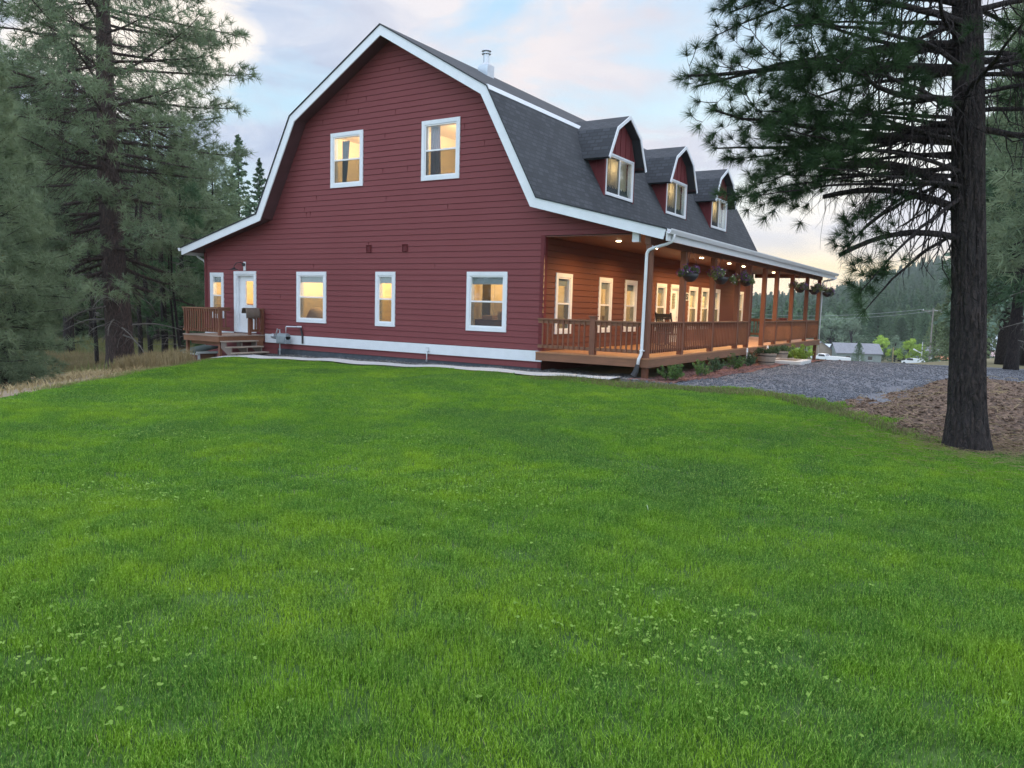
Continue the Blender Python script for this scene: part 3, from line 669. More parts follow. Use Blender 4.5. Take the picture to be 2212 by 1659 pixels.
for a, b in PWI: window('window', house, PC, a, b, .45, 2.16, blind=.2)
def wavy(conv, u0, u1, z0, z1, d, amp=.02, waves=5, taper=0):
    mb = MB(); n_ = 32
    for q in range(n_):
        ta, tb = q / n_, (q + 1) / n_
        def P(t, z, k): 
            u = u0 + (u1 - u0) * t; 
            if k: u = u0 + (u1 - u0) * t * (1 - taper)
            return conv(u, z, d + amp * math.sin(t * waves * 6.283))
        mb.quad(P(ta, z0, 1), P(tb, z0, 1), P(tb, z1, 0), P(ta, z1, 0))
    return mb
wavy(GC, -7.72, -7.40, 4.95, 6.30, -.17, .02, 3, .45).build('curtain', M['tealcurtain'], W['u1'], True)
wavy(GC, -4.12, -3.78, 4.95, 6.44, -.17, .02, 4, -.15).build('curtain', M['mauvecurtain'], W['u2'], True)
# doors
def door(conv, u0, u1, zt, glass, parent, trim=.12, slab_d=-.07, arch=False):
    mb = MB(); mb.obox(conv, u0, u1, zt - trim, zt, 0, .04); mb.obox(conv, u0, u0 + trim, 0, zt - trim, 0, .038); mb.obox(conv, u1 - trim, u1, 0, zt - trim, 0, .038)
    a, b, t = u0 + trim, u1 - trim, zt - trim
    mb.obox(conv, a, a + .05, .02, t - .05, -.13, .01); mb.obox(conv, b - .05, b, .02, t - .05, -.13, .01); mb.obox(conv, a, b, t - .05, t, -.13, .01); mb.obox(conv, a, b, -.01, .03, -.13, .06)
    fr = mb.build('door', M['white'], parent)
    a += .05; b -= .05; t -= .05; g0, g1, gz0, gz1 = glass
    mb = MB(); D0, D1 = slab_d - .04, slab_d
    mb.obox(conv, a, g0, .03, t, D0, D1); mb.obox(conv, g1, b, .03, t, D0, D1); mb.obox(conv, g0, g1, .03, gz0, D0, D1); mb.obox(conv, g0, g1, gz1, t, D0, D1)
    for (p, q, r_, s_) in ((g0 - .02, g1 + .02, gz0 - .03, gz0), (g0 - .02, g1 + .02, gz1, gz1 + .03), (g0 - .03, g0, gz0, gz1), (g1, g1 + .03, gz0, gz1)): mb.obox(conv, p, q, r_, s_, D1, D1 + .015)
    m = (g0 + g1) / 2
    for (p, q) in ((g0, m - .03), (m + .03, g1)):
        for (r_, s_) in ((.16, .48), (.56, gz0 - .14)): mb.obox(conv, p, q, r_, s_, D1, D1 + .008)
    mb.build('door_leaf', M['vinyl'], fr)
    MB().obox(conv, g0, g1, gz0, gz1, D0 + .015, D0 + .02).build('pane', M['glass'], fr)
    mb = MB(); k = conv(b - .07, .95, D1 + .02); k2 = conv(b - .07, .95, D1 + .07); mb.tube([k, k2], [.02, .03], 8); mb.build('handle', M['metal'], fr)
    return fr
door(GC, -12.87, -11.68, 2.17, (-12.36, -11.92, .98, 1.82), house, slab_d=-.09)
dr = door(PC, 9.43, 10.54, 2.17, (9.80, 10.18, 1.25, 1.85), house)
mb = MB()
for q in range(5):
    mb.obox(PC, 9.83 + q * .075, 9.845 + q * .075, 1.26, 1.84, -.075, -.07)
for q in range(4): mb.obox(PC, 9.80, 10.18, 1.36 + q * .12, 1.372 + q * .12, -.068, -.064)
mb.build('muntin', M['tealcurtain'], dr)
# plaque, vents, sconce, spigot
mb = MB(); mb.obox(PC, 10.92, 11.36, 1.60, 1.90, .016, .03, 0)
for (a, b, c, d) in ((10.92, 11.36, 1.87, 1.90), (10.92, 11.36, 1.60, 1.63), (10.92, 10.945, 1.63, 1.87), (11.335, 11.36, 1.63, 1.87)): mb.obox(PC, a, b, c, d, .03, .042, 1)
g_ = random.Random(4)
for q in range(6):
    u = 11.02 + .055 * q; z = g_.uniform(1.68, 1.78); mb.obox(PC, u, u + .02, z, z + g_.uniform(.03, .06), .03, .034, 1)
mb.build('wall_plaque', [M['black'], M['white']], house)
for cx in (-6.37, -4.90):
    mb = MB(); mb.obox(GC, cx - .09, cx + .09, 2.75, 2.97, .01, .03)
    for q in range(4): mb.add([GC(cx - .07, 2.77 + q * .048, .05), GC(cx + .07, 2.77 + q * .048, .05), GC(cx + .07, 2.81 + q * .048, .03), GC(cx - .07, 2.81 + q * .048, .03)], [(0, 1, 2, 3)])
    mb.obox(GC, cx - .09, cx - .07, 2.75, 2.97, .03, .06); mb.obox(GC, cx + .07, cx + .09, 2.75, 2.97, .03, .06); mb.obox(GC, cx - .1, cx + .1, 2.965, 2.98, .01, .075)
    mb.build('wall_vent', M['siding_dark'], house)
mb = MB(); mb.obox(GC, -12.33, -12.22, 2.19, 2.50, .018, .045, 1); mb.tube([(-12.28, -.045, 2.40), (-12.28, -.10, 2.40)], [.06, .06], 10)
mb.tube([(-12.28, -.08, 2.42), (-12.30, -.18, 2.47), (-12.36, -.32, 2.44), (-12.40, -.38, 2.34), (-12.40, -.39, 2.26)], [.015] * 5, 6)
sc_ = mb.build('wall_lamp', [M['black'], M['white']], house)
mb = MB(); mb.tube([(-12.40, -.39, 2.28), (-12.40, -.39, 2.25), (-12.40, -.39, 2.20)], [.03, .05, .17], 14); mb.build('lamp_shade', M['black'], sc_)
mb = MB(); mb.tube([(-3.9, -.04, -.22), (-3.9, -.13, -.22)], .022, 8); mb.tube([(-3.9, -.12, -.20), (-3.9, -.14, -.30), (-3.89, -.15, -.46), (-3.86, -.2, -.50)], [.03, .02, .014, .03], 8); mb.box(-3.95, -3.85, -.13, -.10, -.13, -.11); mb.build('spigot', M['metal'], house)
# flue
ch = MB(); ch.box(-5.15, -4.75, 3.95, 4.35, 8.75, 9.32); fl = ch.build('flue_base', M['metal'], house)
mb = MB(); mb.tube([(-4.95, 4.15, 9.32), (-4.95, 4.15, 9.40)], [.17, .12], 16); mb.tube([(-4.95, 4.15, 9.38), (-4.95, 4.15, 9.70)], [.105, .105], 16); mb.tube([(-4.95, 4.15, 9.70), (-4.95, 4.15, 9.73)], [.16, .16], 16); mb.tube([(-4.95, 4.15, 9.73), (-4.95, 4.15, 9.80)], [.09, .09], 16); mb.tube([(-4.95, 4.15, 9.80), (-4.95, 4.15, 9.84)], [.17, .13], 16)
mb.build('flue', M['metal'], house, False)
# dormers
def dormer(yc):
    XD = -.35; e = .30; xf = XD + e
    hp = [(-1.48, 5.87), (-.92, 6.87), (0, 7.40), (.92, 6.87), (1.48, 5.87)]
    DC = lambda u, z, d: (XD + d, yc + u, z)
    rz = lambda z: -1.63 - (z - 7.08) / 1.843 if z < 7.08 else -1.63 - (z - 7.08) / .577
    d_ = empty('dormer', (0, 0, 0)); d_.parent = house
    V = []; F = []; UV = []; T = offs(hp, -.0); Bt = offs(hp, .09); acc = 0
    for i in range(4):
        L = math.dist(T[i], T[i+1])
        P0, P1, Q0, Q1 = T[i], T[i+1], Bt[i], Bt[i+1]; xb0, xb1 = rz(P0[1]) - .25, rz(P1[1]) - .25
        b = len(V)
        V += [(xf, yc+P0[0], P0[1]), (xf, yc+P1[0], P1[1]), (xb1, yc+P1[0], P1[1]), (xb0, yc+P0[0], P0[1]), (xf, yc+Q0[0], Q0[1]), (xf, yc+Q1[0], Q1[1]), (xb1, yc+Q1[0], Q1[1]), (xb0, yc+Q0[0], Q0[1])]
        F += [(b, b+1, b+2, b+3), (b+7, b+6, b+5, b+4)]; UV += [(-xf, acc), (-xf, acc + L), (-xb1, acc + L), (-xb0, acc)] + [(0, 0)] * 4
        if i in (0, 3):
            k = (b, b+3, b+7, b+4) if i == 0 else (b+1, b+5, b+6, b+2)
            F.append(k); UV += [(0, 0)] * 4
        acc += L
    mk('dormer_roof', V, F, [M['shingle']], d_, uv=UV)
    mb = MB(); A = offs(hp, -.01); B = offs(hp, .10)
    for i in range(4): mb.extr([A[i], A[i+1], B[i+1], B[i]], lambda u, z, d: (d, yc + u, z), xf + .002 + .0008 * (i % 2), xf + .03)
    mb.build('dormer_fascia', M['white'], d_)
    # front wall: board and batten, around window
    u0, u1, z0, z1 = -1.06, 1.06, 4.80, 6.13
    ip = offs(hp, .09)
    mb = MB(); f = 0
    prof = [(-1.14, 4.70), (1.14, 4.70), (1.14, 6.0)] + [(p[0], p[1]) for p in ip[::-1][1:4]] + [(-1.14, 6.0)]
    # pieces around the window opening
    mb.add([DC(u, z, 0) for u, z in [(-1.14, 4.70), (1.14, 4.70), (1.14, z0 + .05), (-1.14, z0 + .05)]], [(0, 1, 2, 3)])
    mb.add([DC(u, z, 0) for u, z in [(-1.14, z0 + .05), (u0 + .05, z0 + .05), (u0 + .05, z1 - .05), (-1.14, z1 - .05)]], [(0, 1, 2, 3)])
    mb.add([DC(u, z, 0) for u, z in [(u1 - .05, z0 + .05), (1.14, z0 + .05), (1.14, z1 - .05), (u1 - .05, z1 - .05)]], [(0, 1, 2, 3)])
    up = [(-1.14, z1 - .05), (1.14, z1 - .05), (1.14, 6.25)] + [(p[0], p[1]) for p in ip[::-1][1:4]] + [(-1.14, 6.25)]
    mb.add([DC(u, z, 0) for u, z in up], [tuple(range(len(up)))])
    for u in (-.8, -.4, 0, .4, .8):
        zt = np.interp(abs(u), [0, .88, 1.4], [7.28, 6.78, 5.85]); mb.obox(DC, u - .022, u + .022, z1, zt, 0, .02)
    for sg in (-1, 1):
        a, b = sorted((sg * 1.14, sg * 1.17)); zt = 6.22; xb = rz(4.6)
        # cheek
        mb.add([(XD, yc + sg * 1.14, 4.60), (XD, yc + sg * 1.14, zt), (rz(zt) - .1, yc + sg * 1.14, zt), (rz(4.6) - .1, yc + sg * 1.14, 4.60)], [(0, 1, 2, 3)])
        for q in range(3):
            xx = XD - .3 - q * .3; zb = 7.08 + (-1.63 - xx) * 1.843; mb.box(xx - .02, xx + .02, *sorted((yc + sg * 1.14, yc + sg * 1.158)), min(zb, 6.1), 6.2)
        mb.box(XD - .09, XD + .022, *sorted((yc + sg * 1.065, yc + sg * 1.162)), 4.62, 6.2)
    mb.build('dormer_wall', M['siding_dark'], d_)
    mb = MB(); P = [(1.0, 5.99), (1.47, 5.86)]
    for sg in (-1, 1): MB().add([(xf - .01, yc + sg * 1.13, 5.95), (xf - .01, yc + sg * 1.45, 5.88), (-1.2, yc + sg * 1.45, 5.88), (-1.2, yc + sg * 1.13, 5.95)], [(0, 1, 2, 3)]).build('dormer_soffit', M['soffit'], d_)
    w = window('window', d_, DC, u0, u1, z0, z1, 'slider', blind=0, trim=.06)
    mb = MB(); mb.add([(XD + .05, yc - 1.3, 4.60), (XD + .05, yc + 1.3, 4.60), (XD + .24, yc + 1.38, 4.50 - .22), (XD + .24, yc - 1.38, 4.50 - .22), (XD + .05, yc - 1.3, 4.57), (XD + .05, yc + 1.3, 4.57), (XD + .24, yc + 1.38, 4.25), (XD + .24, yc - 1.38, 4.25)], [(0, 1, 2, 3), (4, 5, 6, 7), (0, 3, 7, 4), (1, 2, 6, 5), (2, 3, 7, 6)]); mb.build('apron_flashing', M['metal'], d_)
    wavy(DC, -1.0, 1.0, 4.85, 6.1, -.2, .03, 9).build('curtain', M['sheer'], d_, True)
for yc in (5.30, 10.50, 15.77): dormer(yc)

# porch
XP = 3.25
mb = MB()
nb = 24
for q in range(nb):
    x0 = .03 + q * (3.26 / nb); mb.box(x0, x0 + 3.26 / nb - .006, -.40, 20.80, -.035, 0)
mb.build('porch_deck', M['deck'], house)
mb = MB(); mb.box(3.235, 3.275, -.365, 20.76, -.235, -.037); mb.build('rim_board', M['fascia_wood'], house)
for q in ((.03, 3.275, -.385, -.366, -.235, -.037), (.03, 3.27, 20.762, 20.80, -.235, -.037)): MB().box(*q).build('rim_board', M['rail'], house)
PY = [-.27, 2.15, 4.72, 7.28, 8.60, 10.62, 12.42, 15.02, 17.85, 20.50]
for y in PY: MB().box(XP - .18, XP - .03, y - .075, y + .075, 0, 2.80).build('porch_post', M['railv'], house)
for y in [-.2] + PY[1:]: MB().box(XP - .2, XP - .06, y - .07, y + .07, -1.7, -.24).build('support_post', M['railv'], house)
mb = MB(); mb.box(1.60, 1.75, -.345, -.195, 0, .98); mb.box(1.575, 1.775, -.37, -.17, .98, 1.01); mb.build('rail_post', M['railv'], house)
nbal = [0]
def railing(a, b, z, parent, sep=True, sp=.15, mat='rail', top=.90, double=False):
    a = Vector((a[0], a[1], 0)); b = Vector((b[0], b[1], 0)); L = (b - a).length; t = (b - a) / L
    mb = MB()
    def bx(za, zb, w): c = (za + zb) / 2; mb.bar(a + Vector((0, 0, z + c)), b + Vector((0, 0, z + c)), w, zb - za)
    bx(top - .035, top, .13); bx(top - .13, top - .037, .04); bx(.10, .19, .04)
    k = max(1, int(round(L / sp)) - 1); nrm = Vector((t.y, -t.x, 0)) * .037
    bals = []
    for q in range(k):
        p = a + t * (L * (q + 1) / (k + 1)) + nrm
        if sep and nbal[0] < 97:
            nbal[0] += 1; bals.append(p)
        else: mb.box(p.x - .018, p.x + .018, p.y - .018, p.y + .018, z + .11, z + top - .045)
    o = mb.build('railing', M[mat], parent)
    for p in bals: MB().box(p.x - .018, p.x + .018, p.y - .018, p.y + .018, z + .11, z + top - .045).build('baluster', M['railv'], o)
    return o
railing((.03, -.27), (1.60, -.27), 0, house); railing((1.75, -.27), (XP - .18, -.27), 0, house)
xr = XP - .10
for i in (0, 1, 2, 3, 5, 6, 7, 8): railing((xr, PY[i] + .075), (xr, PY[i+1] - .075), 0, house, sep=i < 3)
railing((XP - .18, 20.5), (.05, 20.5), 0, house, sep=False)
# porch lights
for q, y in enumerate((1.44, 4.1, 8.4, 9.9, 11.6, 13.6, 18.5)):
    mb = MB(); mb.tube([(1.5, y, 3.079), (1.5, y, 3.062)], [.10, .085], 16); l = mb.build('recessed_light', M['vinyl'], house)
    mb = MB(); mb.tube([(1.5, y, 3.061), (1.5, y, 3.05)], [.07, .06], 16); mb.build('bulb', M['lamp'], l)
    ld = bpy.data.lights.new('porch_lamp', 'SPOT'); ld.energy = 235; ld.color = (1, .62, .26); ld.spot_size = R(165); ld.spot_blend = .6; ld.shadow_soft_size = .07
    lo = bpy.data.objects.new('porch_lamp', ld); COL.objects.link(lo); lo.location = (1.5, y, 3.03); lo.parent = house
# porch steps
mb = MB(); mb.box(3.28, 3.62, 8.75, 10.5, -.20, -.165); mb.box(3.30, 3.60, 8.8, 8.84, -.5, -.2); mb.box(3.30, 3.60, 10.4, 10.44, -.5, -.2); mb.box(3.58, 3.60, 8.84, 10.4, -.45, -.2); mb.build('porch_step', M['deck'], house)
# interior
def room(x0, x1, y0, y1, z0, z1, wall=None, opens=''):
    mb = MB(); wall = wall or 'room'
    mb.quad((x0, y0, z0), (x1, y0, z0), (x1, y1, z0), (x0, y1, z0), 1)
    mb.quad((x0, y0, z1), (x1, y0, z1), (x1, y1, z1), (x0, y1, z1), 0)
    if 'B' not in opens: mb.quad((x0, y1, z0), (x1, y1, z0), (x1, y1, z1), (x0, y1, z1), 0)
    if 'L' not in opens: mb.quad((x0, y0, z0), (x0, y1, z0), (x0, y1, z1), (x0, y0, z1), 0)
    if 'R' not in opens: mb.quad((x1, y0, z0), (x1, y1, z0), (x1, y1, z1), (x1, y0, z1), 0)
    if 'F' not in opens: mb.quad((x0, y0, z0), (x1, y0, z0), (x1, y0, z1), (x0, y0, z1), 0)
    return mb.build('interior_wall', [M[wall], M['roomfloor']], house)
room(-14.3, -10.9, .02, 3.0, 0, 2.6, opens='F'); room(-10.8, -7.1, .02, 3.4, 0, 2.6, opens='F'); room(-7.0, -4.4, .02, 2.6, 0, 2.6, opens='F')
room(-4.3, -.02, .02, 2.9, 0, 2.6, opens='FR'); room(-5.0, -.02, 3.0, 20.4, 0, 2.6, opens='R')
room(-9.0, -5.6, .02, 3.4, 3.9, 6.72, opens='F'); room(-5.5, -1.75, .02, 3.4, 3.9, 6.72, opens='F')
room(-4.2, -1.30, 3.6, 20.3, 4.2, 5.95, opens='R')
def lamp(x, y, z, e, c=(1, .70, .38), r=.15):
    ld = bpy.data.lights.new('room_lamp', 'POINT'); ld.energy = e; ld.color = c; ld.shadow_soft_size = r
    lo = bpy.data.objects.new('room_lamp', ld); COL.objects.link(lo); lo.location = (x, y, z); lo.parent = house
E0 = 125
lamp(-12.4, 1.5, 2.3, E0); lamp(-9.2, 1.6, 2.3, E0 * 1.05); lamp(-5.7, 1.2, 2.3, E0 * .7, (1, .62, .2)); lamp(-2.2, 1.4, 2.35, E0 * .9)
for y in (5, 8.6, 12.2, 15.8, 19): lamp(-2.2, y, 2.3, E0)
lamp(-7.3, 1.6, 6.45, E0 * .9); lamp(-3.5, 1.9, 6.45, E0 * 1.1)
for y in (5.3, 10.5, 15.77): lamp(-.84, y, 5.75, 20, (1, .74, .42), .05)
mb = MB(); mb.tube([(-7.15, 1.2, 6.40), (-7.15, 1.2, 6.33)], [.07, .09], 12); mb.tube([(-7.15, 1.2, 6.70), (-7.15, 1.2, 6.42)], [.01, .01], 6); mb.build('ceiling_lamp', M['lamp'], house)
mb = MB(); mb.box(-3.98, -3.62, 2.84, 2.88, 0, 2.1, 0)
for x in (-4.08, -3.62): mb.box(x, x + .10, 2.80, 2.86, 0, 2.18, 1)
mb.build('inner_door', [M['darkroom'], M['roomtrim']], house)
mb = MB(); mb.box(-2.9, -1.9, .9, 1.7, .30, .78, 0); mb.box(-2.7, -2.35, 1.0, 1.3, .78, .90, 1); mb.box(-2.15, -2.05, 1.0, 1.1, .78, 1.02, 1); mb.build('bed', [M['furn'], M['cloth']], house)
mb = MB(); mb.tube([(-9.55, .8, .0), (-9.55, .8, .55), (-9.5, .8, .86), (-9.45, .8, .92)], [.38, .40, .26, .1], 12); mb.tube([(-9.3, 1.3, .5), (-9.3, 1.3, .98), (-9.3, 1.3, 1.12)], [.16, .09, .11], 10); mb.build('armchair', M['cloth'], house, True)
mb = MB(); mb.box(-6.80, -6.70, 1.0, 1.1, 0, 2.3, 0); mb.box(-6.95, -6.81, 1.02, 1.06, 0, 2.1, 0); mb.build('inner_door', [M['roomtrim']], house)
for (x0, x1, y, z0, z1, w_) in ((-6.45, -6.25, 2.55, 1.5, 1.75, 0), (-10.72, -10.4, 3.36, 1.4, 1.8, 1), (-13.2, -12.8, 2.95, 1.3, 1.7, 1), (-8.5, -8.1, 3.35, 5.2, 5.7, 1)):
    MB().box(x0, x1, y - .03, y, z0, z1).build('wall_picture', M['furn' if w_ else 'darkroom'], house)
MB().box(-14.2, -13.6, 1.2, 1.8, 0, 1.0).build('counter', M['furn'], house)
for y in (.9, 5.7, 8.5): MB().box(-1.0, -.5, y, y + .4, 0, .95).build('side_table', M['furn'], house)
for (a, b) in ((-.32, -.30),):
    for (u0, u1) in ((3.9, 4.35), (5.3, 5.75), (11.5, 12.45), (12.95, 13.95), (14.4, 15.4), (18.1, 19.0), (8.4, 8.95)):
        wavy(PC, u0, u1, .4, 2.3, a, .03, 5).build('curtain', M['sheer'], house, True)

# ---- side landing: part of the house
mb = MB(); LZ = -.04
for q in range(13):
    y0 = -1.93 + q * .1465; mb.box(-13.15, -11.22, y0, y0 + .141, LZ - .035, LZ)
mb.build('landing_deck', M['deck_side'], house)
mb = MB(); mb.box(-13.12, -11.25, -1.915, -1.875, LZ - .22, LZ - .037); mb.box(-13.12, -13.08, -1.874, -.05, LZ - .22, LZ - .037); mb.box(-11.29, -11.25, -1.874, -.05, LZ - .22, LZ - .037)
mb.box(-13.0, -11.35, -1.70, -1.66, LZ - .34, LZ - .2); mb.build('landing_frame', M['rail'], house)
mb = MB(); mb.box(-11.29, -11.22, -.55, -.1, -.5, -.24); mb.build('landing_panel', M['rail'], house)
for x, y in ((-13.05, -1.8), (-11.33, -1.8)): MB().box(x - .045, x + .045, y - .045, y + .045, -1.9, LZ - .22).build('landing_post', M['railv'], house)
for x, y in ((-13.02, -1.83), (-11.30, -1.83), (-11.30, -.62), (-11.0 - .3, -.08)):
    MB().box(x - .045, x + .045, y - .045, y + .045, LZ, LZ + .88).build('landing_post', M['railv'], house)
railing((-13.2, -1.86), (-11.26, -1.86), LZ, house, top=.91, sp=.125)
railing((-13.02, -.1), (-13.02, -1.80), LZ, house, top=.91)
railing((-11.30, -.66), (-11.30, -.05), LZ, house, top=.91, sp=.13)
for q in range(3):
    x0 = -11.22 + q * .27; z = -.215 - q * .178; MB().box(x0 + .02, x0 + .30, -1.90, -.55, z - .035, z).build('stair_tread', M['tread'], house)
for y in (-1.84, -1.22, -.62):
    mb = MB(); mb.extr([(-11.2, -.26), (-10.95, -.26), (-10.95, -.43), (-10.68, -.43), (-10.68, -.61), (-10.42, -.61), (-10.42, -.83), (-10.62, -.83), (-11.2, -.45)], lambda u, z, d: (u, d, z), y - .02, y + .02); mb.build('stair_stringer', M['stringer'], house)

# towel
tw_ = MB(); pts = []
for q in range(14):
    t = q / 13; y = -.86 + .58 * t
    a = .006 * math.sin(t * 15)
    for (x, z) in ((-11.16 + a, .53 + .02 * math.sin(t * 9)), (-11.175 + a, .70), (-11.20 + a * .5, .875), (-11.30, .892), (-11.40 - a, .875), (-11.42 - a, .70)): pts.append((x, y, z))
tf = [(q*6+k, (q+1)*6+k, (q+1)*6+k+1, q*6+k+1) for q in range(13) for k in range(5)]
o = mk('towel', pts, tf, M['towel'], smooth=True); o.modifiers.new('t', 'SOLIDIFY').thickness = .012
tag(o, 'brown towel draped over the side landing rail', 'towel')
# gas meter
gm = empty('gas_meter', (-9.95, -.3, -.16)); tag(gm, 'grey gas meter with pipes on the gable wall beside the steps', 'gas meter')
def rel(mb, o, base):
    for ch in [mb]: pass
mb = MB(); mb.box(-.24, .22, -.12, .1, -.12, .12); mb.box(-.20, .18, -.15, -.12, -.09, .10); mb.tube([(-.24, -.01, .12), (.22, -.01, .12)], [.11, .11], 12); mb.build('meter_body', M['greymetal'], gm)
mb = MB(); mb.tube([(-.2, 0, .2), (-.2, 0, .34), (-.32, 0, .36), (-.38, 0, .20), (-.42, 0, .12)], .022, 8); mb.tube([(-.42, 0, .1), (-.56, 0, .12)], [.09, .09], 12)
mb.tube([(.1, 0, .18), (.1, 0, .42), (.12, 0, .46), (.5, .12, .46)], .024, 8); mb.tube([(.5, .12, .46), (.58, .25, .46)], [.035, .035], 8); mb.build('inlet_pipe', M['metal'], gm)
mb = MB(); mb.tube([(-.2, 0, -.1), (-.2, 0, -.55)], .02, 8); mb.tube([(-.2, 0, -.30), (-.2, 0, -.36)], .04, 8); mb.build('riser_pipe', M['metal'], gm)
mb = MB(); mb.tube([(.56, .24, .42), (.64, .24, .15), (.68, .2, -.1)], [.03, .035, .03], 6); mb.build('pipe_strap', M['black'], gm)

# rocking chair
rc = empty('rocking_chair', (1.35, 6.0, 0)); tag(rc, 'dark wooden rocking chair on the porch near the front door', 'chair')
mb = MB(); mb.box(-.27, .27, -.25, .25, .40, .44); mb.build('seat', M['black'], rc)
mb = MB()
mb.bar((-.27, -.22, .42), (-.29, -.42, 1.12), .045, .045); mb.bar((.27, -.22, .42), (.29, -.42, 1.12), .045, .045)
mb.bar((-.28, -.38, 1.02), (.28, -.38, 1.02), .03, .13); mb.bar((-.28, -.36, .93), (.28, -.36, .93), .03, .04); mb.bar((-.28, -.26, .52), (.28, -.26, .52), .03, .05)
for q in range(6): x = -.2 + q * .08; mb.bar((x, -.25, .52), (x, -.36, .93), .035, .015)
mb.build('backrest', M['black'], rc)
for sx_ in (-.29, .29):
    mb = MB(); mb.bar((sx_, -.28, .64), (sx_, .27, .64), .07, .025); mb.bar((sx_, .22, .44), (sx_, .22, .64), .035, .035); mb.build('armrest', M['black'], rc)
    for yy_ in (-.2, .22): MB().bar((sx_ * .95, yy_, .06), (sx_ * .95, yy_, .42), .035, .035).build('leg', M['black'], rc)
    mb = MB(); P_ = [(sx_ * .95, t, .03 + .16 * (t / .55) ** 2) for t in np.linspace(-.55, .45, 9)]; mb.tube(P_, .018, 6); mb.build('rocker', M['black'], rc)
rc.rotation_euler = (0, 0, R(-12))

# ---- foliage clumps
def leafballs(centers, radii, n_, size, seed, flat=1.0, shell=.5):
    g = np.random.default_rng(seed); C = np.asarray(centers, float); r = np.asarray(radii, float)
    k = g.choice(len(C), n_, p=(r ** 2) / (r ** 2).sum()); d = g.normal(0, 1, (n_, 3)); d /= np.linalg.norm(d, axis=1, keepdims=True)
    rad = r[k] * (shell + (1 - shell) * g.random(n_)) * g.uniform(.85, 1.12, n_)
    P = C[k] + d * rad[:, None] * np.array([1, 1, flat])
    nr = d + g.normal(0, .7, (n_, 3)); nr /= np.linalg.norm(nr, axis=1, keepdims=True)
    a = np.cross(nr, g.normal(0, 1, (n_, 3))); a /= np.linalg.norm(a, axis=1, keepdims=True); b = np.cross(nr, a)
    s_ = size * g.uniform(.6, 1.3, n_)[:, None]
    V = np.stack([P - a * s_ * .5, P + b * s_ * .3, P + a * s_ * .6, P - b * s_ * .3], 1).reshape(-1, 3)
    return V, np.arange(n_ * 4).reshape(-1, 4)
# hanging baskets
def basket(x, y, z, seed, label, pale):
    root = empty('hanging_basket', (x, y, z)); tag(root, label, 'hanging basket', 'flower baskets hanging along the porch eave')
    mb = MB(); mb.tube([(0, 0, -.20), (0, 0, -.17), (0, 0, -.08), (0, 0, .02)], [.05, .12, .20, .23], 16); mb.build('basket_bowl', M['black'], root, True)
    mb = MB()
    for q in range(3):
        a = q * 2.094 + .4; mb.tube([(.26 * math.cos(a), .26 * math.sin(a), 0), (0, 0, .72)], .004, 4)
    mb.tube([(0, 0, .70), (0, 0, 3.08 - z)], .004, 4); mb.build('chain', M['black'], root)
    g = np.random.default_rng(seed); cs = []; rs = []
    for q in range(14):
        a = g.uniform(0, 6.28); rr = g.uniform(0, .38); cs.append((rr * math.cos(a), rr * math.sin(a), g.uniform(.0, .20) - .6 * max(0, rr - .22))); rs.append(g.uniform(.07, .13))
    V, F = leafballs(cs, rs, 1500, .055, seed); mk('leaves', V, F, M['basket_l'], root)
    V, F = leafballs([(c[0] * 1.1, c[1] * 1.1, c[2] + .03) for c in cs[:9]], [r_ * 1.15 for r_ in rs[:9]], 260, .05, seed + 1, shell=.9); mk('purple_flowers', V, F, M['petal'], root)
    V, F = leafballs([(c[0] * 1.15, c[1] * 1.15, c[2]) for c in cs[5:12]], [r_ * 1.15 for r_ in rs[5:12]], pale, .05, seed + 2, shell=.9); mk('pale_flowers', V, F, M['petal_w'], root)
BX = 3.46
for q, (y, z, lb, pl) in enumerate(((1.80, 2.17, 'hanging flower basket nearest the white downspout, purple blooms with a few pale ones', 40), (4.45, 2.20, 'second hanging basket from the near end of the porch, trailing purple on its right', 25), (7.10, 2.24, 'third hanging basket, dark and drooping, just before the porch steps', 10),
        (15.0, 2.26, 'purple hanging basket beyond the steps, first of the far three', 20), (17.8, 2.25, 'middle one of the three far hanging baskets, with white flowers', 90), (20.8, 2.22, 'farthest hanging basket at the corner of the porch, against the sky', 60))):
    basket(BX, y, z, 40 + q * 5, lb, pl)
# shrubs
def shrub(x, y, r, h, mat, seed, label, leaf=.05, n_=900, cat='shrub', spiky=True):
    z = hz(x, y); root = empty('shrub', (x, y, z)); tag(root, label, cat, 'shrubs planted along the porch')
    g = np.random.default_rng(seed); st_ = []; cs = []; rs = []
    for q in range(26):
        a = g.uniform(0, 6.28); e = g.uniform(.25, 1.35); L = g.uniform(.7, 1.1)
        tip = np.array([math.cos(a) * math.cos(e) * r * L, math.sin(a) * math.cos(e) * r * L, math.sin(e) * h * L + .03])
        st_.append(([(0, 0, 0), tuple(tip * .5 + [0, 0, .03]), tuple(tip)], [.006, .005, .003]))
        for t in (.45, .65, .82, .97): cs.append(tuple(tip * t)); rs.append(r * .17 * (1.35 - t * .7))
    V, F = tubes(st_, 3); mk('stems', V, F, M['deadwood'], root)
    V, F = leafballs(cs, rs, n_, leaf, seed, shell=.1); mk('leaves', V, F, M[mat], root)
shrub(3.72, .10, .42, .42, 'shrub', 1, 'light green shrub next to the black downspout boot', .06, 1300)
shrub(3.80, 2.05, .34, .40, 'shrub', 2, 'small green shrub in the red mulch, second from the downspout', .05)
shrub(3.72, 3.5, .38, .42, 'shrub_d', 3, 'dark bluish shrub close against the deck edge, third from the downspout', .05)
shrub(3.85, 5.1, .42, .45, 'shrub', 4, 'wispy shrub in the mulch with brownish tips, fourth from the downspout', .05)
shrub(3.80, 7.0, .40, .42, 'shrub_d', 5, 'dark shrub in front of the near barrel planter', .05)
shrub(3.75, 13.7, .75, .60, 'lime', 6, 'large yellow green spreading shrub beyond the porch steps', .07, 1800)
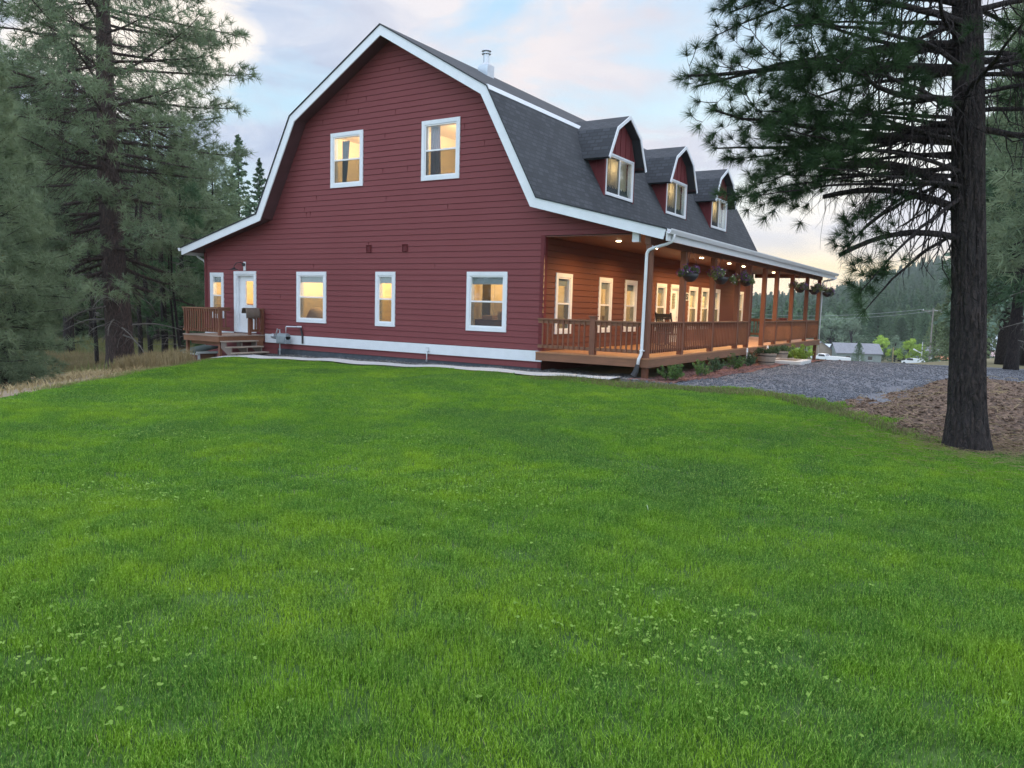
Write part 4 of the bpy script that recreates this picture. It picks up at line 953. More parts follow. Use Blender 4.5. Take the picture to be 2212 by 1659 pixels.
# planters
def planter(x, y, seed, label, zt):
    z = hz(x, y); root = empty('barrel_planter', (x, y, z)); tag(root, label, 'planter', 'wooden planters flanking the porch steps')
    mb = MB()
    for q in range(18):
        a0, a1 = q / 18 * 6.283, (q + .93) / 18 * 6.283
        def P(a, r_, zz): return (r_ * math.cos(a), r_ * math.sin(a), zz)
        mb.add([P(a0, .26, 0), P(a1, .26, 0), P(a1, .32, .38), P(a0, .32, .38), P(a0, .22, 0), P(a1, .22, 0), P(a1, .28, .38), P(a0, .28, .38)], [(0,1,2,3),(7,6,5,4),(3,2,6,7),(0,3,7,4),(1,5,6,2)])
    mb.build('barrel', M['tread'], root)
    mb = MB(); mb.tube([(0, 0, .07), (0, 0, .10)], .281, 18); mb.tube([(0, 0, .28), (0, 0, .31)], .315, 18); mb.build('hoop', M['black'], root)
    mb = MB(); mb.tube([(0, 0, .30), (0, 0, .33)], [.28, .28], 16); mb.build('soil', M['dirt'], root)
    cs = [(random.uniform(-.35, .35), random.uniform(-.35, .35), random.uniform(.40, .52)) for _ in range(16)]
    V, F = leafballs(cs, [random.uniform(.1, .18) for _ in cs], 1500, .05, seed, .7, .2); mk('juniper', V, F, M['shrub_d'], root)
planter(3.95, 8.35, 3, 'barrel planter with dark juniper on the near side of the porch steps', .3)
planter(3.72, 11.1, 4, 'barrel planter with low greenery on the far side of the porch steps', .3)
slab = MB(); z = hz(4.4, 9.6); slab.box(3.75, 4.95, 8.95, 10.6, z - .05, z + .13); o = slab.build('landing_slab', M['path']); bv = o.modifiers.new('b', 'BEVEL'); bv.width = .012
tag(o, 'pale concrete slab on the gravel at the foot of the porch steps', 'slab')
o = MB().box(3.98, 4.7, 9.3, 10.2, z + .131, z + .142).build('door_mat', M['towel']); tag(o, 'dark mat lying on the pale concrete slab', 'mat')
# solar stake lights
for q, (x, y, lb) in enumerate(((3.5, 7.55, 'white stake light at the near barrel planter'), (3.5, 10.2, 'white stake light at the far side of the steps'))):
    z = hz(x, y); mb = MB(); mb.tube([(x, y, z - .05), (x, y, z + .42)], .012, 6); mb.tube([(x, y, z + .42), (x, y, z + .54), (x, y, z + .56)], [.035, .035, .01], 8)
    tag(mb.build('stake_light', M['vinyl']), lb, 'stake light', 'stake lights by the steps')
# small red box on far rail
o = MB().box(2.2, 2.45, 17.2, 17.5, .0, .95).box(2.12, 2.53, 17.12, 17.58, .95, .99).build('red_stand', M['oldred']); tag(o, 'red stand on the far part of the porch', 'stand')
# shed box down by left corner
def put(o, loc, rz=0): o.location = loc; o.rotation_euler = (0, 0, rz); return o
sb = empty('storage_shed', (0, 0, 0)); tag(sb, 'small red storage shed with green felt roof below the side landing', 'shed')
mb = MB(); mb.box(-.55, .45, -.35, .35, -.1, .62); mb.build('walls', M['oldred'], sb)
mb = MB(); mb.add([(-.65, -.45, .60), (.55, -.45, .60), (.55, .45, .78), (-.65, .45, .78), (-.65, -.45, .64), (.55, -.45, .64), (.55, .45, .82), (-.65, .45, .82)], [(0,3,2,1),(4,5,6,7),(0,1,5,4),(1,2,6,5),(2,3,7,6),(3,0,4,7)]); mb.build('roof', M['lidgreen'], sb)
mb = MB(); mb.box(.46, .48, -.36, -.28, -.1, .6); mb.box(-.55, .47, -.375, -.355, .53, .60); mb.box(.555, .575, -.46, .46, .58, .66); mb.build('trim', M['white'], sb)
mb = MB(); mb.box(.46, .485, -.22, .22, -.05, .55); mb.build('door', M['fascia_wood'], sb)
put(sb, (-13.25, -1.15, -1.32), R(-8))

# ================================================================== TREES
def star(cent, dirs, n_, L, w, seed, a0=15, a1=85, jit=.3):
    g = np.random.default_rng(seed); T = len(cent); C = np.repeat(cent, n_, 0); D = np.repeat(dirs, n_, 0)
    pr = np.cross(D, g.normal(0, 1, (T * n_, 3))); pr /= np.linalg.norm(pr, axis=1, keepdims=True) + 1e-9
    th = np.radians(g.uniform(a0, a1, T * n_))[:, None]; nd = D * np.cos(th) + pr * np.sin(th); nd[:, 2] -= .08
    base = C + D * g.uniform(-.6, .25, (T * n_, 1)) * L * jit; l = L * g.uniform(.7, 1.1, (T * n_, 1))
    sd = np.cross(nd, g.normal(0, 1, (T * n_, 3))); sd /= np.linalg.norm(sd, axis=1, keepdims=True) + 1e-9; sd *= w / 2
    V = np.stack([base - sd, base + sd, base + nd * l + sd * .3, base + nd * l - sd * .3], 1).reshape(-1, 3)
    return V, np.arange(T * n_ * 4).reshape(-1, 4)
def arc(p0, az, L, e0, sag, n_=8, wob=.06, g=random):
    """branch path: starts at elevation e0 (deg) and bends by sag (deg) along the way"""
    p = np.array(p0, float); out = [p.copy()]; a = az; 
    for q in range(n_):
        e = R(e0 + sag * (q / n_)); a += g.uniform(-wob, wob); e += g.uniform(-wob, wob)
        p = p + L / n_ * np.array([math.cos(a) * math.cos(e), math.sin(a) * math.cos(e), math.sin(e)]); out.append(p.copy())
    return np.array(out)
def grow(limbs, g, sub=14, bare=.35, dens=.16, twig=.35, droop=-15, lenf=.42, curl=.16, spread=25, dead=0, seed=1):
    """limbs: list of (path, r0). returns tubes, tuft centres, tuft directions"""
    tb = []; tc = []; td = []
    for P, r0, foliage in limbs:
        n_ = len(P); L = np.linalg.norm(np.diff(P, axis=0), axis=1).sum(); rad = r0 * (1 - np.linspace(0, 1, n_) * .8); tb.append((P, rad))
        az0 = math.atan2(P[-1][1] - P[0][1], P[-1][0] - P[0][0])
        ns = int(sub * L / 3) + 2
        for q in range(ns):
            t = .12 + .88 * (q + g.random()) / ns; k = t * (n_ - 1); i = min(int(k), n_ - 2); p = P[i] + (P[i+1] - P[i]) * (k - i)
            side = 1 if q % 2 else -1
            az = az0 + side * R(g.uniform(30, 75)); l = L * lenf * (1.15 - t) * g.uniform(.5, 1.15) + .15
            has = foliage and t > bare * g.uniform(.7, 1.2)
            S = arc(p, az, l, g.uniform(-spread, spread) + (droop if not has else 0), droop * 1.4 * g.uniform(.2, 1.8) if not has else g.uniform(-10, 45), 5, .16 if has else curl, g)
            tb.append((S, r0 * .22 * (1.2 - t) * np.linspace(1, .35, 6)))
            if has:
                m = max(2, int(l / dens))
                for w in range(m):
                    tt = .30 + .70 * (w + g.random() * .6) / m; kk = min(tt, 1) * 5; ii = min(int(kk), 4); pp = S[ii] + (S[ii+1] - S[ii]) * (kk - ii)
                    d = S[ii+1] - S[ii]; d = d / np.linalg.norm(d)
                    if g.random() < .75 and w < m - 1:
                        a2 = math.atan2(d[1], d[0]) + g.choice((-1, 1)) * R(g.uniform(25, 70)); tl = twig * g.uniform(.5, 1.1)
                        Tw = arc(pp, a2, tl, g.uniform(-10, 45), 30, 2, .1, g); tb.append((Tw, r0 * .07 * np.ones(3))); pp = Tw[-1]; d = Tw[-1] - Tw[-2]; d = d / np.linalg.norm(d)
                    tc.append(pp); td.append(d)
        if foliage: d = P[-1] - P[-2]; tc.append(P[-1]); td.append(d / np.linalg.norm(d))
    return tb, np.array(tc), np.array(td)
def trunk_path(H, lean=(0, 0), wob=.05, n_=14, g=random):
    return np.array([(lean[0] * t * H + wob * math.sin(t * 5 + 1) , lean[1] * t * H + wob * math.cos(t * 4), t * H) for t in np.linspace(0, 1, n_)])
def trunk_obj(name, P, rad, n_, mat, parent, flare=1.25, rough=.04):
    P = P.copy(); rad = rad.copy()
    V, F = tube(P, rad, n_); V = np.array(V)
    for k in range(len(V)):
        q = k // n_; c = P[q]; d = V[k] - c; f = 1 + rough * 2 * mnoise.noise(Vector((V[k] * 2.2).tolist()) + Vector((7, 3, 1)))
        V[k] = c + d * f
    return mk(name, V, F, mat, parent, smooth=True)
# -- hero pine at right
hp_ = empty('pine_tree', (10.36, -6.78, hz(10.36, -6.78) - .05)); tag(hp_, 'large dark pine standing at the lawn edge in the right foreground', 'pine tree')
g = random.Random(11)
Hh = 15; zs = np.concatenate([[0, .12, .3, .6], np.linspace(1, Hh, 60)])
TPp = np.array([(-.45 * z / 6 + .02 * math.sin(z * .5), -.28 * z / 6, z) for z in zs]); rad = np.interp(zs, [0, .22, .6, 2, 6, 15], [.30, .245, .208, .182, .140, .05])
zz2 = np.concatenate([np.arange(0, 7.6, .035), np.arange(7.7, Hh, .4), [Hh]])
P2 = np.column_stack([np.interp(zz2, zs, TPp[:, 0]), np.interp(zz2, zs, TPp[:, 1]), zz2]); r2 = np.interp(zz2, zs, rad); NS = 110
V, F = tube(P2, r2, NS); V = np.array(V)
for q in range(len(V)):
    i_ = q // NS; c = P2[i_]; d = V[q] - c; L_ = np.linalg.norm(d) + 1e-9; a_ = (q % NS) / NS * 6.283
    w1 = mnoise.noise(Vector((math.cos(a_) * 1.5, math.sin(a_) * 1.5, zz2[i_] * .6)))
    rd = abs(mnoise.noise(Vector((math.cos(a_) * 3.6 + 4 + .5 * w1, math.sin(a_) * 3.6, zz2[i_] * 1.5)))) + .5 * abs(mnoise.noise(Vector((math.cos(a_) * 8, math.sin(a_) * 8 + 9, zz2[i_] * 5))))
    V[q] = c + d / L_ * (L_ + min(rd, .35) * .11 - .02 + .02 * w1)
mk('trunk', V, F, M['bark'], hp_, smooth=True)
limbs = []
LEFT = math.atan2(-CX[1], -CX[0]); AWAY = math.atan2(FW[1], FW[0])
def tp(z): return np.array([np.interp(z, zs, TPp[:, 0]), np.interp(z, zs, TPp[:, 1]), z])
def limb(z, az, L, e0, sag, r0, fol=True): limbs.append((arc(tp(z), az, L, e0, sag, 9, .10, g), r0, fol))
# big limbs reaching left (photo left), some stubs cut short
for z, da, L, e0, sag, r0 in ((3.95, 8, 3.9, -2, 10, .06), (4.2, -28, 3.8, -6, 14, .055), (4.4, 25, 3.4, -8, 18, .05), (4.8, 2, 4.1, 0, -4, .075), (5.1, -16, 3.9, 4, -18, .06), (5.35, 34, 3.4, 2, -12, .05), (5.6, -4, 4.0, 6, -10, .065), (5.85, 18, 3.6, 8, -14, .055), (6.1, -34, 3.4, 6, -20, .05), (6.3, 5, 3.9, 10, -12, .06), (6.7, -15, 3.6, 10, -15, .05), (6.9, 25, 3.4, 12, -15, .05), (7.3, 0, 3.6, 12, -20, .05), (7.8, -25, 3.2, 12, -20, .045), (8.2, 12, 3.2, 14, -20, .045), (3.75, -60, 2.0, -12, 20, .04), (4.5, 62, 2.6, -5, 15, .045), (5.2, -70, 2.2, 0, 10, .04), (5.9, 75, 2.6, 5, 0, .045), (8.9, -10, 3, 15, -20, .04), (9.4, 30, 2.8, 15, -20, .04)):
    limb(z, LEFT + R(da), L * .86, e0, sag, r0)
for q in range(24):
    z = 3.9 + 3.6 * g.random(); limb(z, LEFT + R(g.uniform(-42, 42)), g.uniform(2.2, 3.3), g.uniform(-14, 14), g.uniform(-26, 24), .035)
for q in range(11):
    z = 3.3 + .9 * g.random(); limb(z, LEFT + R(g.uniform(-30, 34)), g.uniform(2.3, 3.0), g.uniform(-4, 8), g.uniform(-18, 8), .030)
for q in range(12):
    z = 3.9 + 3.6 * g.random(); limb(z, LEFT + math.pi + R(g.uniform(-60, 60)), g.uniform(1.8, 2.9), g.uniform(-10, 20), g.uniform(-26, 20), .032)
for z, da, L, e0, sag, r0 in ((4.1, 0, 2.6, -5, 15, .045), (4.9, -30, 3.0, 5, 5, .045), (5.5, 20, 3.0, 15, -10, .045), (6.2, -10, 3.0, 15, -10, .045), (7.0, 30, 3, 15, -20, .04), (6.6, -40, 2.8, 10, -15, .04), (8, 0, 2.8, 15, -20, .04)):
    limb(z, LEFT + math.pi + R(da), L, e0, sag, r0)
for z, az, L in ((5.4, AWAY, 3), (6.4, AWAY + .5, 3), (7.5, AWAY - .4, 2.8), (8.8, AWAY + 2.6, 2.4), (9.6, AWAY, 2.4), (10.5, LEFT, 2.2), (11, AWAY + 3.3, 2), (12, LEFT + 2, 1.6), (13, LEFT + .5, 1.3), (13.8, AWAY, 1), (12.5, AWAY, 1.4), (10.2, LEFT + 3, 2)):
    limb(z, az, L, 12, -15, .04)
tb, tc, td = grow(limbs, g, sub=19, bare=.54, dens=.17, twig=.30, droop=-34, lenf=.42, curl=.42, spread=48)
# bare stubs sawn off
stubs = [(3.25, 4, 2.05, 30, -50, .07), (3.05, -4, 1.85, 26, -44, .055), (2.72, 8, 1.75, 14, -48, .048), (4.05, 0, 1.6, 4, -4, .05)]
sl = [(arc(tp(z), LEFT + R(da), L, e0, sag, 9, .03, g), r0, False) for z, da, L, e0, sag, r0 in stubs]
tb2, _, _ = grow(sl, g, sub=42, curl=.45, droop=-40, lenf=.42)
for P, r_ in tb2[:]:
    if len(P) == 10: r_[:] = np.linspace(r_[0], r_[0] * .6, 10)
low = [(arc(tp(2.9), LEFT + R(-20), 1.6, -30, -30, 9, .08, g), .03, True), (arc(tp(3.3), LEFT + R(30), 2.1, -25, -25, 9, .08, g), .03, True), (arc(tp(3.6), LEFT + R(10), 2.0, -15, -40, 9, .08, g), .03, True), (arc(tp(3.5), LEFT + R(-45), 1.7, -10, -40, 9, .08, g), .03, True)]
tb3, tc3, td3 = grow(low, g, sub=22, bare=.5, dens=.3, twig=.2, droop=-40, lenf=.3, curl=.45)
V, F = tubes(tb + tb2 + tb3, 6); mk('branches', V, F, M['bark'], hp_, smooth=True)
for z, da, L, e0, sag, r0 in stubs: pass
tcA = np.concatenate([tc, tc3]); tdA = np.concatenate([td, td3])
print('hero tufts', len(tcA))
V, F = star(tcA, tdA, 84, .155, .0052, 5, 10, 88, .40); mk('foliage', V, F, M['needle_h'], hp_)

# -- generic pines (tufted) and firs
def pine_mesh(name, H, R0, crown0, shape, nl, r0, seed, needles, nl_len, nl_w, mats, dens=.30, deadn=0, fork=False, sub=10, e_lo=-18, e_hi=30, tr_n=14, bare=.3, twig=.4, lenf=.42):
    g = random.Random(seed); root = empty(name)
    zz = np.linspace(0, H, 24); P = np.array([(.06 * math.sin(z * .35 + seed), .06 * math.cos(z * .3), z) for z in zz]); rad = r0 * np.interp(zz / H, [0, .04, .3, 1], [1.35, 1.05, .8, .06])
    trunk_obj('trunk', P, rad, tr_n, M[mats[0]], root)
    L_ = []
    for q in range(nl):
        t = (q + g.random()) / nl; z = crown0 + (H - crown0) * t; az = q * 2.4 + g.uniform(-.5, .5); L = R0 * shape(t) * g.uniform(.65, 1.12)
        p0 = np.array([np.interp(z, zz, P[:, 0]), np.interp(z, zz, P[:, 1]), z]); e0 = e_lo + (e_hi - e_lo) * t + g.uniform(-10, 10)
        L_.append((arc(p0, az, L, e0, g.uniform(-8, 26), 7, .07, g), r0 * .16 * (1.1 - t * .7), True))
    tb, tc, td = grow(L_, g, sub=sub, bare=bare, dens=dens, twig=twig, droop=-20, lenf=lenf)
    if deadn:
        D_ = []
        for q in range(deadn):
            z = crown0 * g.uniform(.35, 1.15); az = g.uniform(0, 6.28); D_.append((arc((0, 0, z), az, R0 * g.uniform(.3, .7), g.uniform(-5, 20), g.uniform(-75, -25), 7, .12, g), r0 * .1, False))
        t2, _, _ = grow(D_, g, sub=11, droop=-25, lenf=.35); 
        V, F = tubes(t2, 4); mk('dead_branches', V, F, M['deadwood'], root)
    V, F = tubes(tb, 4); mk('branches', V, F, M[mats[0]], root)
    V, F = star(tc, td, needles, nl_len, nl_w, seed, 15, 95, .4); mk('foliage', V, F, M[mats[1]], root)
    print(name, len(tc))
    return root
oval = lambda t: max(.12, math.sin(math.pi * min(1, .28 + .72 * t)) ** .7) if t > .3 else .75 + .25 * t / .3
cone = lambda t: 1.05 - t * .95
bp = pine_mesh('pine_tree', 25, 5.3, 4.0, oval, 160, .52, 21, 19, .33, .024, ('barkred', 'needle_l'), .31, 22, sub=16, lenf=.52, bare=.42)
x, y = at(262, 32); put(bp, (x, y, hz(x, y) - .1), 1.0); bp.rotation_euler = (0, R(-1.5), 1.0)
tag(bp, 'tall broad ponderosa pine with thick reddish trunk left of the house', 'pine tree')
spin = lambda t: (.85 + .15 * t / .3) if t < .3 else 1.08 - (t - .3) * 1.4
lp = pine_mesh('pine_tree', 8.4, 1.75, .25, spin, 112, .16, 22, 24, .22, .014, ('bark', 'needle_l'), .19, 5, sub=17, e_lo=-14, e_hi=35, bare=.15, twig=.25, lenf=.5)
x, y = at(0, 19); put(lp, (x, y, hz(x, y) - .1)); tag(lp, 'bushy young pine at the far left edge of the photo, green down to the ground', 'pine tree')
l2 = copy_tree(lp); x, y = at(-110, 16.5); put(l2, (x, y, hz(x, y) - .1), 2.1); l2.scale = (1, 1, 1.0); tag(l2, 'young pine cut off by the left border of the photo', 'pine tree')
l3 = copy_tree(lp); x, y = at(30, 28); put(l3, (x, y, hz(x, y) - .1), 3.7); l3.scale = (1.1, 1.1, 1.1); tag(l3, 'young pine right behind the bushy pine at the left edge', 'pine tree')
for q, (xd, dd, lb) in enumerate(((120, 62, 'low pine closing the view left of the ponderosa foot'), (175, 55, 'low pine behind the bare trunks at left'), (225, 66, 'low pine hidden behind the ponderosa foot'), (290, 70, 'low pine between the bare trunks behind the ponderosa'), (335, 60, 'low pine right of the ponderosa foot'), (400, 64, 'low pine behind the thin saplings'), (440, 72, 'low pine behind the side landing'), (70, 58, 'low pine behind the young pines at left'))):
    o = copy_tree(lp); x, y = at(xd, dd); put(o, (x, y, hz(x, y) - .9), q * .9); o.scale = (1.7, 1.7, 1.2); tag(o, lb, 'pine tree', 'low pines in the left woods')
m1 = pine_mesh('pine_tree', 15, 3.2, 3.6, oval, 95, .24, 31, 14, .38, .036, ('bark', 'needle_l'), .38, 8, sub=14, twig=.5, lenf=.6)
m2 = pine_mesh('pine_tree', 14, 2.8, 2.6, cone, 100, .20, 32, 14, .38, .036, ('bark', 'needle'), .38, 6, sub=14, twig=.45, lenf=.6)
GRP = 'pines in the woods left of the house'
spots = [(m1, 335, 47, 1.0, 'pine behind and right of the big ponderosa trunk'), (m2, 395, 40, .78, 'dark pine between the ponderosa and the house'), (m1, 462, 50, .80, 'pine whose crown stands just above the left eave'), (m2, 430, 58, .95, 'pine in the second row above the side landing'), (m1, 150, 44, 1.15, 'pine directly left of the ponderosa crown'), (m2, 205, 52, 1.1, 'slim pine behind the ponderosa on its left'), (m1, 60, 50, 1.2, 'tall pine seen between the young pines at the left'), (m2, 300, 60, 1.0, 'dark pine far behind the ponderosa'), (m1, 500, 66, .72, 'pine in front of the distant firs'), (m2, 370, 66, 1.05, 'farthest dark pine right of the ponderosa'), (m1, 110, 66, 1.2, 'pine in the back row at the far left'), (m2, 20, 62, 1.3, 'back row pine near the left border'), (m1, -30, 48, 1.2, 'pine past the left border'), (m2, 250, 72, 1.3, 'back row pine hidden mostly by the ponderosa'), (m1, 425, 78, 1.1, 'distant pine above the left eave'), (m2, 455, 37, .42, 'low pine behind the side landing railing'), (m1, 180, 80, 1.3, 'distant pine in the back row left of the ponderosa')]
spots += [(m2 if q % 2 else m1, 20 + q * 52, 92 + 9 * (q % 3), 1.15 + .1 * (q % 2), 'pine in the rearmost row of the left woods, ' + w) for q, w in enumerate(('at the left border', 'above the young pines', 'left of the ponderosa crown edge', 'just left of the ponderosa trunk', 'behind the ponderosa trunk', 'just right of the ponderosa trunk', 'midway to the eave', 'above the landing', 'next to the firs'))]
used = set()
for q, (src, xd, dd, s_, lb) in enumerate(spots):
    o = src if id(src) not in used else copy_tree(src); used.add(id(src))
    x, y = at(xd, dd); put(o, (x, y, hz(x, y) - .1), q * 1.7); o.scale = (s_, s_, s_); tag(o, lb, 'pine tree', GRP)
# thin bare trunks
mb0 = None
for q, (xd, dd, r_, H, lb) in enumerate(((385, 33, .07, 6, 'thin dark sapling trunk left of the side landing'), (375, 34, .06, 6, 'thinner sapling trunk beside the log pile'), (300, 38, .12, 8, 'bare trunk in the shade left of the ponderosa foot'), (322, 41, .14, 9, 'second bare trunk in the shade behind the ponderosa'), (205, 36, .10, 8, 'leaning bare trunk in the shade at left'), (352, 39, .17, 9, 'stout dark trunk right of the ponderosa foot'))):
    x, y = at(xd, dd); root = empty('sapling', (x, y, hz(x, y) - .1)); tag(root, lb, 'tree', 'bare trunks in the left woods')
    P = trunk_path(H, ((q % 3 - 1) * .03, 0), .08); trunk_obj('trunk', P, np.linspace(r_, r_ * .45, 14), 8, M['bark'], root)
    g = random.Random(q); T_ = [(arc((0, 0, g.uniform(1, H)), g.uniform(0, 6.3), g.uniform(.5, 1.4), g.uniform(-20, 30), -30, 5, .2, g), np.linspace(.02, .006, 6)) for _ in range(16)]
    V, F = tubes(T_, 3); mk('branches', V, F, M['deadwood'], root)
# logs
x, y = at(368, 37); rt = empty('log_pile', (x, y, hz(x, y))); tag(rt, 'heap of pale dead logs and sticks between trunks left of the landing', 'log pile'); g = random.Random(3)
for q in range(16):
    a = g.uniform(-.5, .9); l = g.uniform(1, 2.6); c = Vector((g.uniform(-1.4, 1.4), g.uniform(-.8, .8), .1 + .07 * (q % 5)))
    d = Vector((math.cos(a), math.sin(a), g.uniform(-.1, .2))) * l / 2; mb = MB(); mb.tube([tuple(c - d), tuple(c), tuple(c + d)], [g.uniform(.05, .11), .07, .05], 7); mb.build('log', M['path'] if q % 3 else M['deadwood'], rt)

def fir_mesh(name, H, R0, crown0, nb, per, leaf, seed, mat, r0=.2, droop=-18, tmat='bark', fat=.45, power=1.0, build_root=True):
    """layered conifer: each bough carries flat sprays of needle-leaf faces"""
    g = np.random.default_rng(seed); t = (np.arange(nb) + g.random(nb)) / nb; z0 = crown0 + (H - crown0) * t ** .9
    az = np.arange(nb) * 2.399 + g.uniform(-.4, .4, nb); L = R0 * (1 - t) ** power * g.uniform(.7, 1.15, nb) + .04 * R0
    s_ = g.random((nb, per)) ** .7; sg = g.uniform(-1, 1, (nb, per))
    e = np.radians(droop * (1 - t) + 20 * t)[:, None]
    rr = L[:, None] * s_; side = sg * L[:, None] * .28 * (1.15 - s_)
    ca, sa = np.cos(az)[:, None], np.sin(az)[:, None]
    x = rr * np.cos(e) * ca - side * sa; y = rr * np.cos(e) * sa + side * ca
    z = z0[:, None] + rr * np.sin(e) - .12 * np.abs(side) - .25 * L[:, None] * s_ ** 2 * (droop < -15) + g.normal(0, .02 * R0, (nb, per))
    C = np.stack([x, y, z], -1).reshape(-1, 3); n_ = len(C)
    od = np.stack([np.broadcast_to(ca, x.shape), np.broadcast_to(sa, x.shape), np.full(x.shape, -.25)], -1).reshape(-1, 3) + g.normal(0, .55, (n_, 3)); od /= np.linalg.norm(od, axis=1, keepdims=True)
    sd = np.cross(od, g.normal(0, 1, (n_, 3)) + [0, 0, 1.2]); sd /= np.linalg.norm(sd, axis=1, keepdims=True)
    l = leaf * g.uniform(.6, 1.3, (n_, 1))
    V = np.stack([C - od * l * .5, C + sd * l * fat * .5, C + od * l * .6, C - sd * l * fat * .5], 1).reshape(-1, 3)
    F = np.arange(n_ * 4).reshape(-1, 4)
    if not build_root: return V, F
    root = empty(name); zz = np.linspace(0, H, 10); P = np.array([(0, 0, q) for q in zz]); trunk_obj('trunk', P, r0 * np.interp(zz / H, [0, .1, 1], [1.2, .9, .05]), 10, M[tmat], root)
    k = list(range(0, nb, max(1, nb // 60))); T_ = [(np.array([(0, 0, z0[q]), (L[q] * .45 * math.cos(az[q]), L[q] * .45 * math.sin(az[q]), z0[q] + L[q] * .45 * math.sin(e[q, 0])), (L[q] * .9 * math.cos(az[q]), L[q] * .9 * math.sin(az[q]), z0[q] + L[q] * .9 * math.sin(e[q, 0]) - .15 * L[q] * (droop < -15))]), np.array([1, .6, .2]) * r0 * .14) for q in k]
    Vb, Fb = tubes(T_, 4); mk('branches', Vb, Fb, M[tmat], root)
    mk('foliage', V, F, M[mat], root); return root
# spruces at the right
sp = fir_mesh('spruce_tree', 19, 3.7, 4.6, 240, 80, .36, 51, 'spruce', .31, -24, fat=.5, power=.75)
for q, (xd, dd, s_, lb) in enumerate(((2158, 46, 1, 'spruce with the leftmost trunk of the three right of the foreground pine'), (2190, 47.5, 1.05, 'spruce with the middle, leaning trunk of the three at the right'), (2214, 45.5, .98, 'spruce with the trunk at the right border of the photo'))):
    o = sp if q == 0 else copy_tree(sp); x, y = at(xd, dd); put(o, (x, y, hz(x, y) - .1), q * 2.2); o.scale = (s_,) * 3; o.rotation_euler = (0, R((0, 2, 1)[q]), q * 2.2); tag(o, lb, 'spruce tree', 'three spruces by the driveway')
r2p = copy_tree(m2); x, y = at(2180, 35); put(r2p, (x, y, hz(x, y) - .1), .4); r2p.scale = (1.25,) * 3; tag(r2p, 'dark pine in front of the three spruces at the right', 'pine tree')
rp = copy_tree(m1); x, y = at(2262, 26); put(rp, (x, y, hz(x, y) - .1), 1.4); rp.scale = (1.0,) * 3; tag(rp, 'pine whose branches enter the photo at the right border', 'pine tree')
ol = fir_mesh('fir_tree', 11, 3.0, .6, 150, 45, .30, 52, 'olive', .25, -16)
for q, (xd, dd, s_, lb) in enumerate(((2052, 110, 1.42, 'tall olive green fir just left of the foreground pine trunk'), (2085, 106, 1.4, 'olive fir hidden partly by the foreground pine trunk'), (2012, 165, 1.3, 'lower olive fir behind the utility pole'), (2128, 112, 1.25, 'olive fir just right of the foreground pine trunk'))):
    o = ol if q == 0 else copy_tree(ol); x, y = at(xd, dd); put(o, (x, y, hz(x, y) - .1), q * 1.3); o.scale = (s_,) * 3; tag(o, lb, 'fir tree', 'olive firs beyond the driveway')
bf = fir_mesh('fir_tree', 12.5, 4.8, .5, 130, 42, .45, 53, 'fir', .3, -14, power=.8)
for q, (xd, dd, s_, lb) in enumerate(((1887, 240, 1.45, 'broad layered dark fir standing behind the grey roofed house'), (1938, 245, 1.1, 'fir right of the broad dark fir'), (1962, 260, 1.4, 'fir behind the lime green tree'), (1850, 190, .46, 'small fir in front of the grey roofed house'), (1912, 290, 1.2, 'fir in the gap behind the broad fir'), (1845, 300, 1.1, 'fir left of the broad fir, farther off'), (1720, 290, 1.1, 'fir seen between the far porch posts'), (1690, 250, 1.0, 'nearer fir seen between the far porch posts'), (1988, 235, 1.2, 'fir left of the utility pole'), (1812, 310, 1.1, 'fir above the white roof'), (1655, 260, 1.1, 'fir seen through the porch steps opening'), (1632, 200, 1.0, 'fir framed by the porch opening near the wall'))):
    o = bf if q == 0 else copy_tree(bf); x, y = at(xd, dd); put(o, (x, y, hz(x, y) - .1), q * 1.3); o.scale = (s_,) * 3; tag(o, lb, 'fir tree', 'firs in the valley')
ff = fir_mesh('fir_tree', 20, 3.2, 2, 110, 34, .42, 54, 'fir', .25, -12, power=.9)
for q, (xd, dd, s_, lb) in enumerate(((519, 76, .98, 'slender fir top against the sky left of the roof'), (563, 78, .90, 'fir top touching the left roof edge'), (490, 82, .82, 'lower fir left of the slender fir'), (475, 88, .85, 'fir at the right side of the ponderosa crown'), (540, 90, .8, 'fir in the dip between two fir tops'), (590, 84, .8, 'fir hidden by the roof edge'), (505, 70, .75, 'dark fir below the slender fir top'))):
    o = ff if q == 0 else copy_tree(ff); x, y = at(xd, dd); put(o, (x, y, hz(x, y) - .1), q * 1.3); o.scale = (s_,) * 3; tag(o, lb, 'fir tree', 'firs behind the left roof edge')
# deciduous
def decid(name, H, W_, seed, mat, n_=2600, leaf=.16, label='', grp=None, xd=0, dd=0, base=.15):
    x, y = at(xd, dd); root = empty(name, (x, y, hz(x, y) - .05)); tag(root, label, 'tree' if H > 3 else 'bush', grp)
    g = random.Random(seed); cs = []; rs = []; T_ = [(trunk_path(H * .7, (0, 0), .05, 6), np.linspace(H * .025, H * .008, 6))]
    for q in range(18):
        a = g.uniform(0, 6.28); t = g.uniform(base, 1); rr = W_ * .5 * math.sin(math.pi * min(.95, .25 + .7 * t)) * g.uniform(.3, 1); c = (rr * math.cos(a), rr * math.sin(a), H * t * .92); cs.append(c); rs.append(W_ * g.uniform(.12, .22))
        T_.append((np.array([(0, 0, H * t * .5), (c[0] * .5, c[1] * .5, H * t * .75), c]), np.array([.012, .008, .003]) * H))
    V, F = tubes(T_, 4); mk('trunk', V, F, M['bark'], root)
    V, F = leafballs(cs, rs, n_, leaf, seed, .85, .35); mk('crown', V, F, M[mat], root)
decid('leafy_tree', 8, 6, 1, 'lime', 3800, .28, 'rounded bright green tree just above the left roof slope', None, 528, 50)
decid('leafy_tree', 6.5, 5, 9, 'needle_l', 3000, .25, 'pale green bushy tree above the left eave', None, 478, 47)
G2 = 'leafy trees in the valley'
